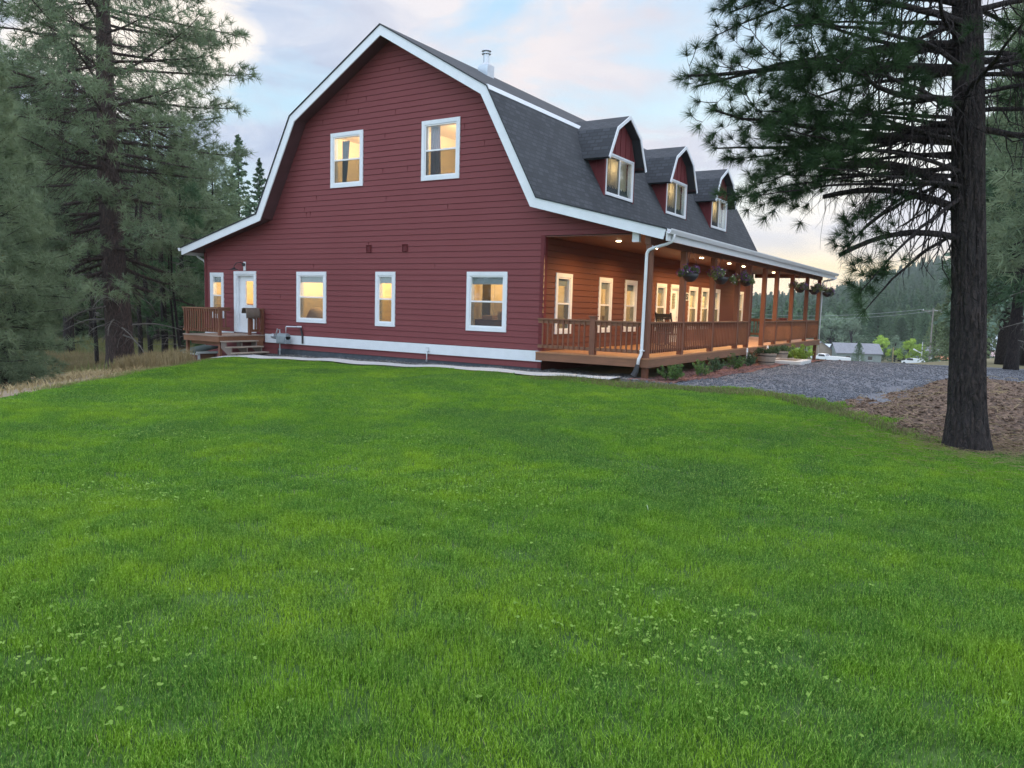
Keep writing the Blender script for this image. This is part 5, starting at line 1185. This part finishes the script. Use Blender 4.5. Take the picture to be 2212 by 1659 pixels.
decid('leafy_tree', 16, 15, 2, 'pale', 4200, .8, 'pale round tree above the first neighbour house', G2, 1787, 300)
decid('leafy_tree', 14, 13, 3, 'pale', 3600, .8, 'pale tree right of the street lamp behind the white roof', G2, 1832, 290)
decid('leafy_tree', 8, 6.2, 4, 'lime', 3000, .4, 'lime green tree left of the utility pole', G2, 1957, 200)
decid('bush', 5.4, 6.4, 5, 'lime', 2400, .4, 'low lime green bush at the foot of the utility pole', G2, 1981, 196)
decid('leafy_tree', 8.4, 5.6, 6, 'lime', 2400, .42, 'yellow green tree at the right end of the grey roofed house', G2, 1898, 225)
decid('bush', 6, 6, 7, 'lime', 1800, .4, 'lime bush left of the first neighbour house, behind the porch', G2, 1736, 210)
decid('leafy_tree', 8, 7, 8, 'pale', 2200, .42, 'grey green tree between the lime trees', G2, 1928, 235)

# hillside forest: nearest as individuals, the rest as one mass
g = np.random.default_rng(77)
meshes = []
for q in range(4):
    V, F = fir_mesh('x', 16, 3.4, .8, 44, 9, 1.7, 90 + q, 'farfir', build_root=False, fat=.6)
    me = bpy.data.meshes.new('hill_fir'); o = mk('hill_fir', V, F, M['farfir']); meshes.append((o.data, V, F)); bpy.data.objects.remove(o)
n_ = 30000; rr = np.sqrt(g.uniform(300 ** 2, 1060 ** 2, n_)); xd = g.uniform(1540, 2330, n_)
kk = (xd - 1106) / 1670; px = CAM.x + rr * (FW[0] + kk * CX[0]); py = CAM.y + rr * (FW[1] + kk * CX[1])
# thin to spacing by grid cell
cell = {}
for q in range(n_):
    if 1922 < xd[q] < 1966 and 640 < rr[q] < 800 and g.random() < .85: continue
    c = (int(px[q] // 8.5), int(py[q] // 8.5))
    if c not in cell: cell[c] = q
idx = np.array(sorted(cell.values(), key=lambda q: rr[q])); print('hill trees', len(idx))
for c_, q in enumerate(idx[:280]):
    o = bpy.data.objects.new('hill_fir', meshes[c_ % 4][0]); COL.objects.link(o); s_ = g.uniform(.6, 1.15); o.location = (px[q], py[q], hz(px[q], py[q]) - .3); o.scale = (s_, s_, s_ * g.uniform(.9, 1.15)); o.rotation_euler = (0, 0, g.uniform(0, 6.28))
    tag(o, 'dark fir on the lower slope of the wooded hill', 'fir tree', 'firs on the lower slope of the wooded hill')
VV = []; FF = []; b = 0
for q in idx[280:]:
    _, V, F = meshes[q % 4]; s_ = g.uniform(.55, 1.2); a = g.uniform(0, 6.28); sc3 = np.array([s_, s_, s_ * g.uniform(.85, 1.2)]); W_ = V * sc3
    W_ = np.column_stack([W_[:, 0] * math.cos(a) - W_[:, 1] * math.sin(a), W_[:, 0] * math.sin(a) + W_[:, 1] * math.cos(a), W_[:, 2]]) + [px[q], py[q], hz(px[q], py[q]) - .3]
    VV.append(W_); FF.append(F + b); b += len(V)
tag(mk('hill_forest', np.concatenate(VV), np.concatenate(FF), M['farfir']), 'dense fir forest covering the distant hill', 'forest', kind='stuff')
x, y = at(1945, 700); mb = MB(); g2 = random.Random(2)
for q in range(14):
    a = g2.uniform(-14, 14); b_ = g2.uniform(-25, 25); xx, yy_ = x + a, y + b_; z = hz(xx, yy_); s_ = g2.uniform(2.5, 6)
    P = [(xx + s_ * math.cos(t) * g2.uniform(.7, 1.2), yy_ + s_ * math.sin(t) * g2.uniform(.7, 1.2), z + h_) for h_, in ((-1,),) for t in np.arange(7) / 7 * 6.283] + [(xx + s_ * .5 * math.cos(t), yy_ + s_ * .5 * math.sin(t), z + s_ * g2.uniform(.5, .9)) for t in np.arange(7) / 7 * 6.283]
    mb.add(P, [(k, (k+1) % 7, 7 + (k+1) % 7, 7 + k) for k in range(7)] + [tuple(range(7, 14))])
tag(mb.build('rock_outcrop', M['rock']), kind='structure')
scene['note'] = ''

# ================================================================== NEIGHBOURS
def cottage(xd, dd, w, d, hw, hr, rz, wall, roofm, label, name='neighbour_house', dz=0):
    x, y = at(xd, dd); root = empty(name, (x, y, hz(x, y) + dz)); root.rotation_euler = (0, 0, R(rz)); tag(root, label, 'house')
    mb = MB(); mb.box(-w/2, w/2, -d/2, d/2, -1, hw)
    for s_ in (-1, 1): mb.add([(s_ * w/2, -d/2, hw), (s_ * w/2, d/2, hw), (s_ * w/2, 0, hw + hr)], [(0, 1, 2)])
    mb.build('wall', M[wall], root)
    o_ = .4; mb = MB()
    for s_ in (-1, 1): k = hr / (d / 2); mb.add([(-w/2 - o_, s_ * (d/2 + o_), hw - k * o_ + .02), (w/2 + o_, s_ * (d/2 + o_), hw - k * o_ + .02), (w/2 + o_, 0, hw + hr + .02), (-w/2 - o_, 0, hw + hr + .02), (-w/2 - o_, s_ * (d/2 + o_), hw - k * o_ + .17), (w/2 + o_, s_ * (d/2 + o_), hw - k * o_ + .17), (w/2 + o_, 0, hw + hr + .17), (-w/2 - o_, 0, hw + hr + .17)], [(0,1,2,3),(4,5,6,7),(0,1,5,4),(0,3,7,4),(1,2,6,5)])
    mb.build('roof', M[roofm], root)
    for q in range(2):
        u = -w/4 + q * w/2; o = MB().box(u - .55, u + .55, -d/2 - .04, -d/2 - .005, .9, 1.9).build('window', M['darkroom'], root); MB().box(u - .62, u + .62, -d/2 - .06, -d/2 - .042, .82, .9).build('sill', M['white'], o)
    o = MB().box(-.45, .45, -d/2 - .04, -d/2 - .005, 0, 2.0).build('door', M['white'], root)
M['beige'] = paint('beige_wall', (.34, .28, .22), .9, .1, 1); M['greyroof'] = paint('grey_roof', (.24, .24, .26), .9, .15, 1.5); M['paleroof'] = paint('pale_roof', (.55, .60, .62), .7, .08, 1)
M['greywall'] = paint('grey_green_wall', (.26, .30, .29), .9, .1, 1); M['whitewall'] = paint('white_wall', (.60, .64, .68), .9, .08, 1); M['pinkroof'] = paint('pinkish_roof', (.45, .32, .30), .9, .1, 1)
cottage(1757, 222, 9, 7, 2.8, 2.4, 118, 'beige', 'greyroof', 'small beige house with grey gable roof next to the porch end')
cottage(1793, 245, 9, 8, 3.2, 1.2, 20, 'greywall', 'paleroof', 'low outbuilding with pale white roof between two houses', 'outbuilding')
cottage(1842, 215, 11.5, 8, 2.7, 2.4, 24, 'greywall', 'greyroof', 'long house with grey shingled roof behind the small fir')
cottage(2140, 300, 11, 8, 5, 3.4, 62, 'whitewall', 'paleroof', 'white house seen between the foreground pine and the spruces')
cottage(2154, 280, 9, 7, 3.4, 1.6, 30, 'whitewall', 'pinkroof', 'low building with pinkish roof in front of the white house', 'outbuilding')
cottage(1993, 225, 6, 6, 3.4, 1.4, 30, 'greywall', 'greyroof', 'small grey shed behind the utility pole', 'shed', 0)
def vehicle(xd, dd, rz, label, van=False, col='whitewall', name='pickup_truck', cat='truck'):
    x, y = at(xd, dd); root = empty(name, (x, y, hz(x, y) + .6)); root.rotation_euler = (0, 0, R(rz)); tag(root, label, cat)
    mb = MB(); C = lambda u, z, d: (u, d, z)
    pr = [(-2.7, .5), (2.6, .5), (2.65, 1.0), (1.5, 1.12), (1.0, 1.75), (-.7, 1.8), (-.9, 1.15), (-2.7, 1.12)] if not van else [(-2.4, .45), (2.4, .45), (2.45, .95), (1.6, 1.1), (.9, 1.65), (-2.1, 1.7), (-2.4, 1.0)]
    mb.extr(pr, C, -.95, .95); mb.build('body', M['vinyl'], root)
    for s_ in (-1, 1):
        mb = MB(); mb.extr([(-.6, 1.2), (1.2, 1.2), (.9, 1.65), (-.55, 1.68)], C, s_ * .955, s_ * .965); mb.build('side_window', M['black'], root)
    mb = MB(); mb.add([(1.46, -.8, 1.16), (1.46, .8, 1.16), (1.05, .75, 1.68), (1.05, -.75, 1.68)], [(0, 1, 2, 3)]); mb.v = [(a + .03, b_, c + .02) for a, b_, c in mb.v]; mb.build('windscreen', M['black'], root)
    for u in (-1.7, 1.7):
        for s_ in (-1, 1): mb = MB(); mb.tube([(u, s_ * .75, .38), (u, s_ * .97, .38)], .38, 14); mb.build('wheel', M['black'], root)
vehicle(1773, 192, -20, 'white pickup truck parked below the end of the porch'); vehicle(1969, 185, 150, 'white car with its roof showing above the driveway crest', True, name='parked_car', cat='car')
x, y = at(1806, 190); t_ = empty('flat_trailer', (x, y, hz(x, y) + .55)); t_.rotation_euler = (0, 0, R(25)); tag(t_, 'long white covered trailer beside the pickup', 'trailer')
mb = MB(); mb.extr([(-2.8, .5), (2.8, .5), (2.8, 1.15), (-2.8, 1.45)], lambda u, z, d: (u, d, z), -.95, .95); mb.build('body', M['vinyl'], t_)
for s_ in (-1, 1): mb = MB(); mb.tube([(.2, s_ * .8, .33), (.2, s_ * 1.0, .33)], .33, 12); mb.build('wheel', M['black'], t_)
M['orange'] = paint('orange_canvas', (.75, .30, .16), .8, .1)
x, y = at(2036, 175); t_ = empty('canopy_tent', (x, y, hz(x, y) + .2)); tag(t_, 'orange canopy tent left of the foreground trunk behind the driveway', 'tent')
mb = MB(); mb.add([(-2.2, -1.6, 2.5), (2.2, -1.6, 2.5), (2.2, 1.6, 2.5), (-2.2, 1.6, 2.5), (-1.6, -.3, 3.1), (1.6, -.3, 3.1), (1.6, .3, 3.1), (-1.6, .3, 3.1), (-2.2, -1.6, 2.2), (2.2, -1.6, 2.2), (2.2, 1.6, 2.2), (-2.2, 1.6, 2.2)], [(0,1,5,4),(1,2,6,5),(2,3,7,6),(3,0,4,7),(4,5,6,7),(0,8,9,1),(1,9,10,2),(2,10,11,3),(3,11,8,0)]); mb.build('canopy', M['orange'], t_)
for a, b_ in ((-2.1, -1.5), (2.1, -1.5), (2.1, 1.5), (-2.1, 1.5)): mb = MB(); mb.tube([(a, b_, 0), (a, b_, 2.3)], .04, 6); mb.build('pole', M['metal'], t_)
# poles and wires
M['pole'] = paint('weathered_pole', (.22, .20, .18), .9, .2)
x, y = at(2003, 150); up_ = empty('utility_pole', (x, y, hz(x, y))); tag(up_, 'grey utility pole with crossarm beyond the driveway', 'utility pole')
zt = 2.9 - hz(x, y)
mb = MB(); mb.tube([(0, 0, 0), (0, 0, zt)], [.17, .12], 8); mb.build('pole', M['pole'], up_)
mb = MB(); mb.bar((-1.8, -1.1, zt - .5), (1.8, 1.1, zt - .5), .12, .12); mb.bar((-1.2, -.7, zt - .5), (0, 0, zt - 1.4), .06, .06); mb.build('crossarm', M['pole'], up_)
for t in (-1.6, 0, 1.6): mb = MB(); mb.tube([(t, t * .6, zt - .44), (t, t * .6, zt - .2)], [.06, .04], 6); mb.build('insulator', M['vinyl'], up_)
wires = []
for q, t in enumerate((-1.6, 1.6)):
    a = Vector((x + t, y + t * .6, 2.9 - .25)); xb, yb = at(1600, 230); b_ = Vector((xb + t, yb + t, 1.2 - q * 1.4))
    P = [tuple(a.lerp(b_, s_) - Vector((0, 0, 5.0 * s_ * (1 - s_)))) for s_ in np.linspace(0, 1, 16)]
    tag(MB().tube(P, .03, 3).build('power_line', M['metal']), ('lower' if q else 'upper') + ' power line running left from the utility pole past the porch', 'wire', 'power lines')
xb, yb = at(2110, 140); P = [tuple(Vector((x, y, 2.65)).lerp(Vector((xb, yb, 1.0)), s_) - Vector((0, 0, 1.2 * s_ * (1 - s_)))) for s_ in np.linspace(0, 1, 10)]
tag(MB().tube(P, .03, 3).build('power_line', M['metal']), 'power line sloping right from the utility pole', 'wire', 'power lines')
x, y = at(1924, 190); z = hz(x, y); tag(MB().tube([(x, y, z), (x, y, -6.4)], .14, 6).build('thin_pole', M['drygrass']), 'thin yellowish pole in front of the lime green tree', 'pole')
x, y = at(1986, 180); z = hz(x, y); sl_ = empty('street_lamp', (x, y, z)); tag(sl_, 'street lamp with white arm left of the utility pole', 'street lamp')
mb = MB(); mb.tube([(0, 0, 0), (0, 0, -4.6 - z)], .10, 6); mb.build('post', M['metal'], sl_)
mb = MB(); mb.tube([(0, 0, -7.2 - z), (-.7, -.4, -6.9 - z), (-1.7, -1.0, -6.3 - z)], [.09, .09, .18], 6); mb.build('lamp_arm', M['vinyl'], sl_)

# ================================================================== HAZE
hb = MB().box(-1300, 1300, -120, 1600, -22, 150).build('haze', None)
hb.data.materials.clear(); n = N('haze_air'); n.n.remove(n.b); v = n.new('ShaderNodeVolumePrincipled'); v.inputs['Density'].default_value = .00021; v.inputs['Color'].default_value = (.88, .95, .98, 1); v.inputs['Anisotropy'].default_value = .2
n.link(v.outputs[0], n.out.inputs['Volume']); hb.data.materials.append(n.m); tag(hb, kind='stuff')

# ================================================================== LIGHT
w = bpy.data.worlds.new('World'); scene.world = w; w.use_nodes = True
t = w.node_tree; nn = t.nodes; bg = nn['Background']; ln = t.links.new
SUN_AZ, SUN_EL = math.atan2(.985, -.1), R(6)      # low sun beyond the hill on the right
def wn(ty, **kw):
    q = nn.new(ty)
    for k, v_ in kw.items():
        if k.startswith('_'): setattr(q, k[1:], v_)
        else: q.inputs[k].default_value = v_
    return q
sky = wn('ShaderNodeTexSky'); sky.sky_type = 'NISHITA'; sky.sun_disc = False; sky.sun_elevation = SUN_EL; sky.sun_rotation = math.pi / 2 - SUN_AZ; sky.air_density = 1.2; sky.dust_density = 1.5
tc = wn('ShaderNodeTexCoord'); sep = wn('ShaderNodeSeparateXYZ'); ln(tc.outputs['Generated'], sep.inputs[0])
def math_(op, a, b=None, c=None):
    q = nn.new('ShaderNodeMath'); q.operation = op
    for i_, v_ in enumerate((a, b, c)):
        if v_ is None: continue
        if isinstance(v_, (int, float)): q.inputs[i_].default_value = v_
        else: ln(v_, q.inputs[i_])
    return q.outputs[0]
def mixc(f, a, b, mode='MIX'):
    m = nn.new('ShaderNodeMix'); m.data_type = 'RGBA'; m.blend_type = mode
    for s_, v_ in ((m.inputs[0], f), (m.inputs[6], a), (m.inputs[7], b)):
        if isinstance(v_, (int, float)): s_.default_value = v_
        elif isinstance(v_, tuple): s_.default_value = (*v_, 1)
        else: ln(v_, s_)
    return m.outputs[2]
def ramp(f, stops):
    r = nn.new('ShaderNodeValToRGB'); e = r.color_ramp.elements
    while len(e) < len(stops): e.new(.5)
    for q, (p, c) in zip(e, stops): q.position = p; q.color = (*c, 1) if isinstance(c, tuple) else (c, c, c, 1)
    ln(f, r.inputs[0]); return r.outputs[0]
Zs = sep.outputs[2]; Zc = math_('MAXIMUM', Zs, .0)
mp = wn('ShaderNodeMapping'); mp.inputs['Scale'].default_value = (1, 1, 2.6); mp.inputs['Location'].default_value = (3.1, 1.7, .4); ln(tc.outputs['Generated'], mp.inputs[0])
def wnoise(sc, det, rough=.55, dist=0):
    q = nn.new('ShaderNodeTexNoise'); q.inputs['Scale'].default_value = sc; q.inputs['Detail'].default_value = det; q.inputs['Roughness'].default_value = rough; q.inputs['Distortion'].default_value = dist; ln(mp.outputs[0], q.inputs['Vector']); return q.outputs['Fac']
n1 = wnoise(2.6, 7, .55, .3); n2 = wnoise(5.5, 8, .62, .6); n3 = wnoise(1.3, 3)
# clear part of the sky: nishita with dusk cyan; broken lavender cloud above, warm where the low sun reaches it
base = mixc(.85, sky.outputs[0], ramp(Zc, [(0, (6.9, 7.6, 7.8)), (.14, (5.5, 7.9, 9.1)), (.35, (4.5, 6.9, 9.2)), (.8, (3.9, 6.0, 8.8))]))
cloud = ramp(n2, [(.36, (3.9, 4.6, 6.2)), (.50, (4.9, 5.6, 7.0)), (.66, (6.9, 7.1, 7.8))])
sideR = wn('ShaderNodeVectorMath', _operation='DOT_PRODUCT'); ln(tc.outputs['Generated'], sideR.inputs[0]); sideR.inputs[1].default_value = (.84, .54, 0)
warmf = math_('MULTIPLY', ramp(n3, [(.40, 0.0), (.58, .9)]), ramp(math_('MULTIPLY_ADD', sideR.outputs['Value'], .5, .5), [(.36, .0), (.50, .9), (.62, .35)]))
warm = mixc(warmf, cloud, (8.3, 7.4, 7.2))
cmask = ramp(math_('ADD', n1, math_('MULTIPLY', Zc, .26)), [(.50, 0.0), (.60, 1.0)])
lb = wn('ShaderNodeVectorMath', _operation='DOT_PRODUCT'); ln(tc.outputs['Generated'], lb.inputs[0]); lb.inputs[1].default_value = Vector((-.807, .50, .30)).normalized()
puff = ramp(math_('ADD', lb.outputs['Value'], math_('MULTIPLY', math_('SUBTRACT', n2, .5), .022)), [(.9935, 0.0), (.9965, 1.0)])
col = mixc(cmask, base, warm); col = mixc(math_('MULTIPLY', puff, .85), col, (10.5, 9.3, 7.9))
# sunset glow low on the sun side
sd_ = Vector((math.cos(SUN_AZ), math.sin(SUN_AZ), .03)).normalized(); dp = wn('ShaderNodeVectorMath', _operation='DOT_PRODUCT'); ln(tc.outputs['Generated'], dp.inputs[0]); dp.inputs[1].default_value = sd_
band = ramp(math_('ADD', Zs, math_('MULTIPLY', math_('SUBTRACT', n2, .5), .05)), [(.0, .3), (.03, .6), (.055, 1.0), (.08, .35), (.11, 0.0)])
glow = math_('MULTIPLY', band, ramp(dp.outputs['Value'], [(.72, 0.0), (.93, 1.0)]))
col = mixc(glow, col, (10.4, 8.4, 5.2))
pk = math_('MULTIPLY', ramp(Zs, [(.06, 0.0), (.10, .4), (.18, 0.0)]), ramp(dp.outputs['Value'], [(.6, 0.0), (.9, 1.0)])); col = mixc(pk, col, (8.0, 7.6, 7.8))
# sky overhead and behind the photographer boosted as added fill for lawn and gable
fd = wn('ShaderNodeVectorMath', _operation='DOT_PRODUCT'); ln(tc.outputs['Generated'], fd.inputs[0]); fd.inputs[1].default_value = Vector((FW[0], FW[1], 0)).normalized()
bri = math_('ADD', ramp(fd.outputs['Value'], [(0, 1.0), (.62, 0.0)]), math_('MULTIPLY', ramp(Zs, [(.45, 0.0), (.95, 1.0)]), 1.0))
k_ = math_('MULTIPLY_ADD', math_('MINIMUM', bri, 1.0), 1.25, .92)
vm = wn('ShaderNodeVectorMath', _operation='SCALE'); ln(col, vm.inputs[0]); ln(k_, vm.inputs['Scale'])
ln(vm.outputs[0], bg.inputs[0]); bg.inputs[1].default_value = .1
sl2 = bpy.data.lights.new('sun', 'SUN'); sl2.energy = .5; sl2.angle = R(18); sl2.color = (1, .86, .72)
so = bpy.data.objects.new('sun', sl2); COL.objects.link(so); so.rotation_euler = Vector((math.cos(SUN_AZ) * math.cos(R(6)), math.sin(SUN_AZ) * math.cos(R(6)), math.sin(R(6)))).to_track_quat('Z', 'Y').to_euler(); so.location = (0, 0, 30)

cd = bpy.data.cameras.new('camera'); cd.sensor_width = 36; cd.lens = 36 * 1670 / 2212; cd.clip_end = 6000; cd.clip_start = .05
co = bpy.data.objects.new('camera', cd); COL.objects.link(co); scene.camera = co
Zb = -Vector(FW); Xb = Vector(CX); Yb = Zb.cross(Xb)
co.matrix_world = Matrix.Translation(CAM) @ Matrix((Xb, Yb, Zb)).transposed().to_4x4()
scene.view_settings.view_transform = 'Standard'; scene.view_settings.look = 'None'; scene.view_settings.exposure = 0.42; scene.view_settings.gamma = 1
scene.render.resolution_x = 1024; scene.render.resolution_y = 768
scene.cycles.use_denoising = True; scene.cycles.max_bounces = 7; scene.cycles.diffuse_bounces = 3; scene.cycles.glossy_bounces = 2; scene.cycles.transparent_max_bounces = 24; scene.cycles.volume_bounces = 0
scene.cycles.sample_clamp_indirect = 6
del scene['note']
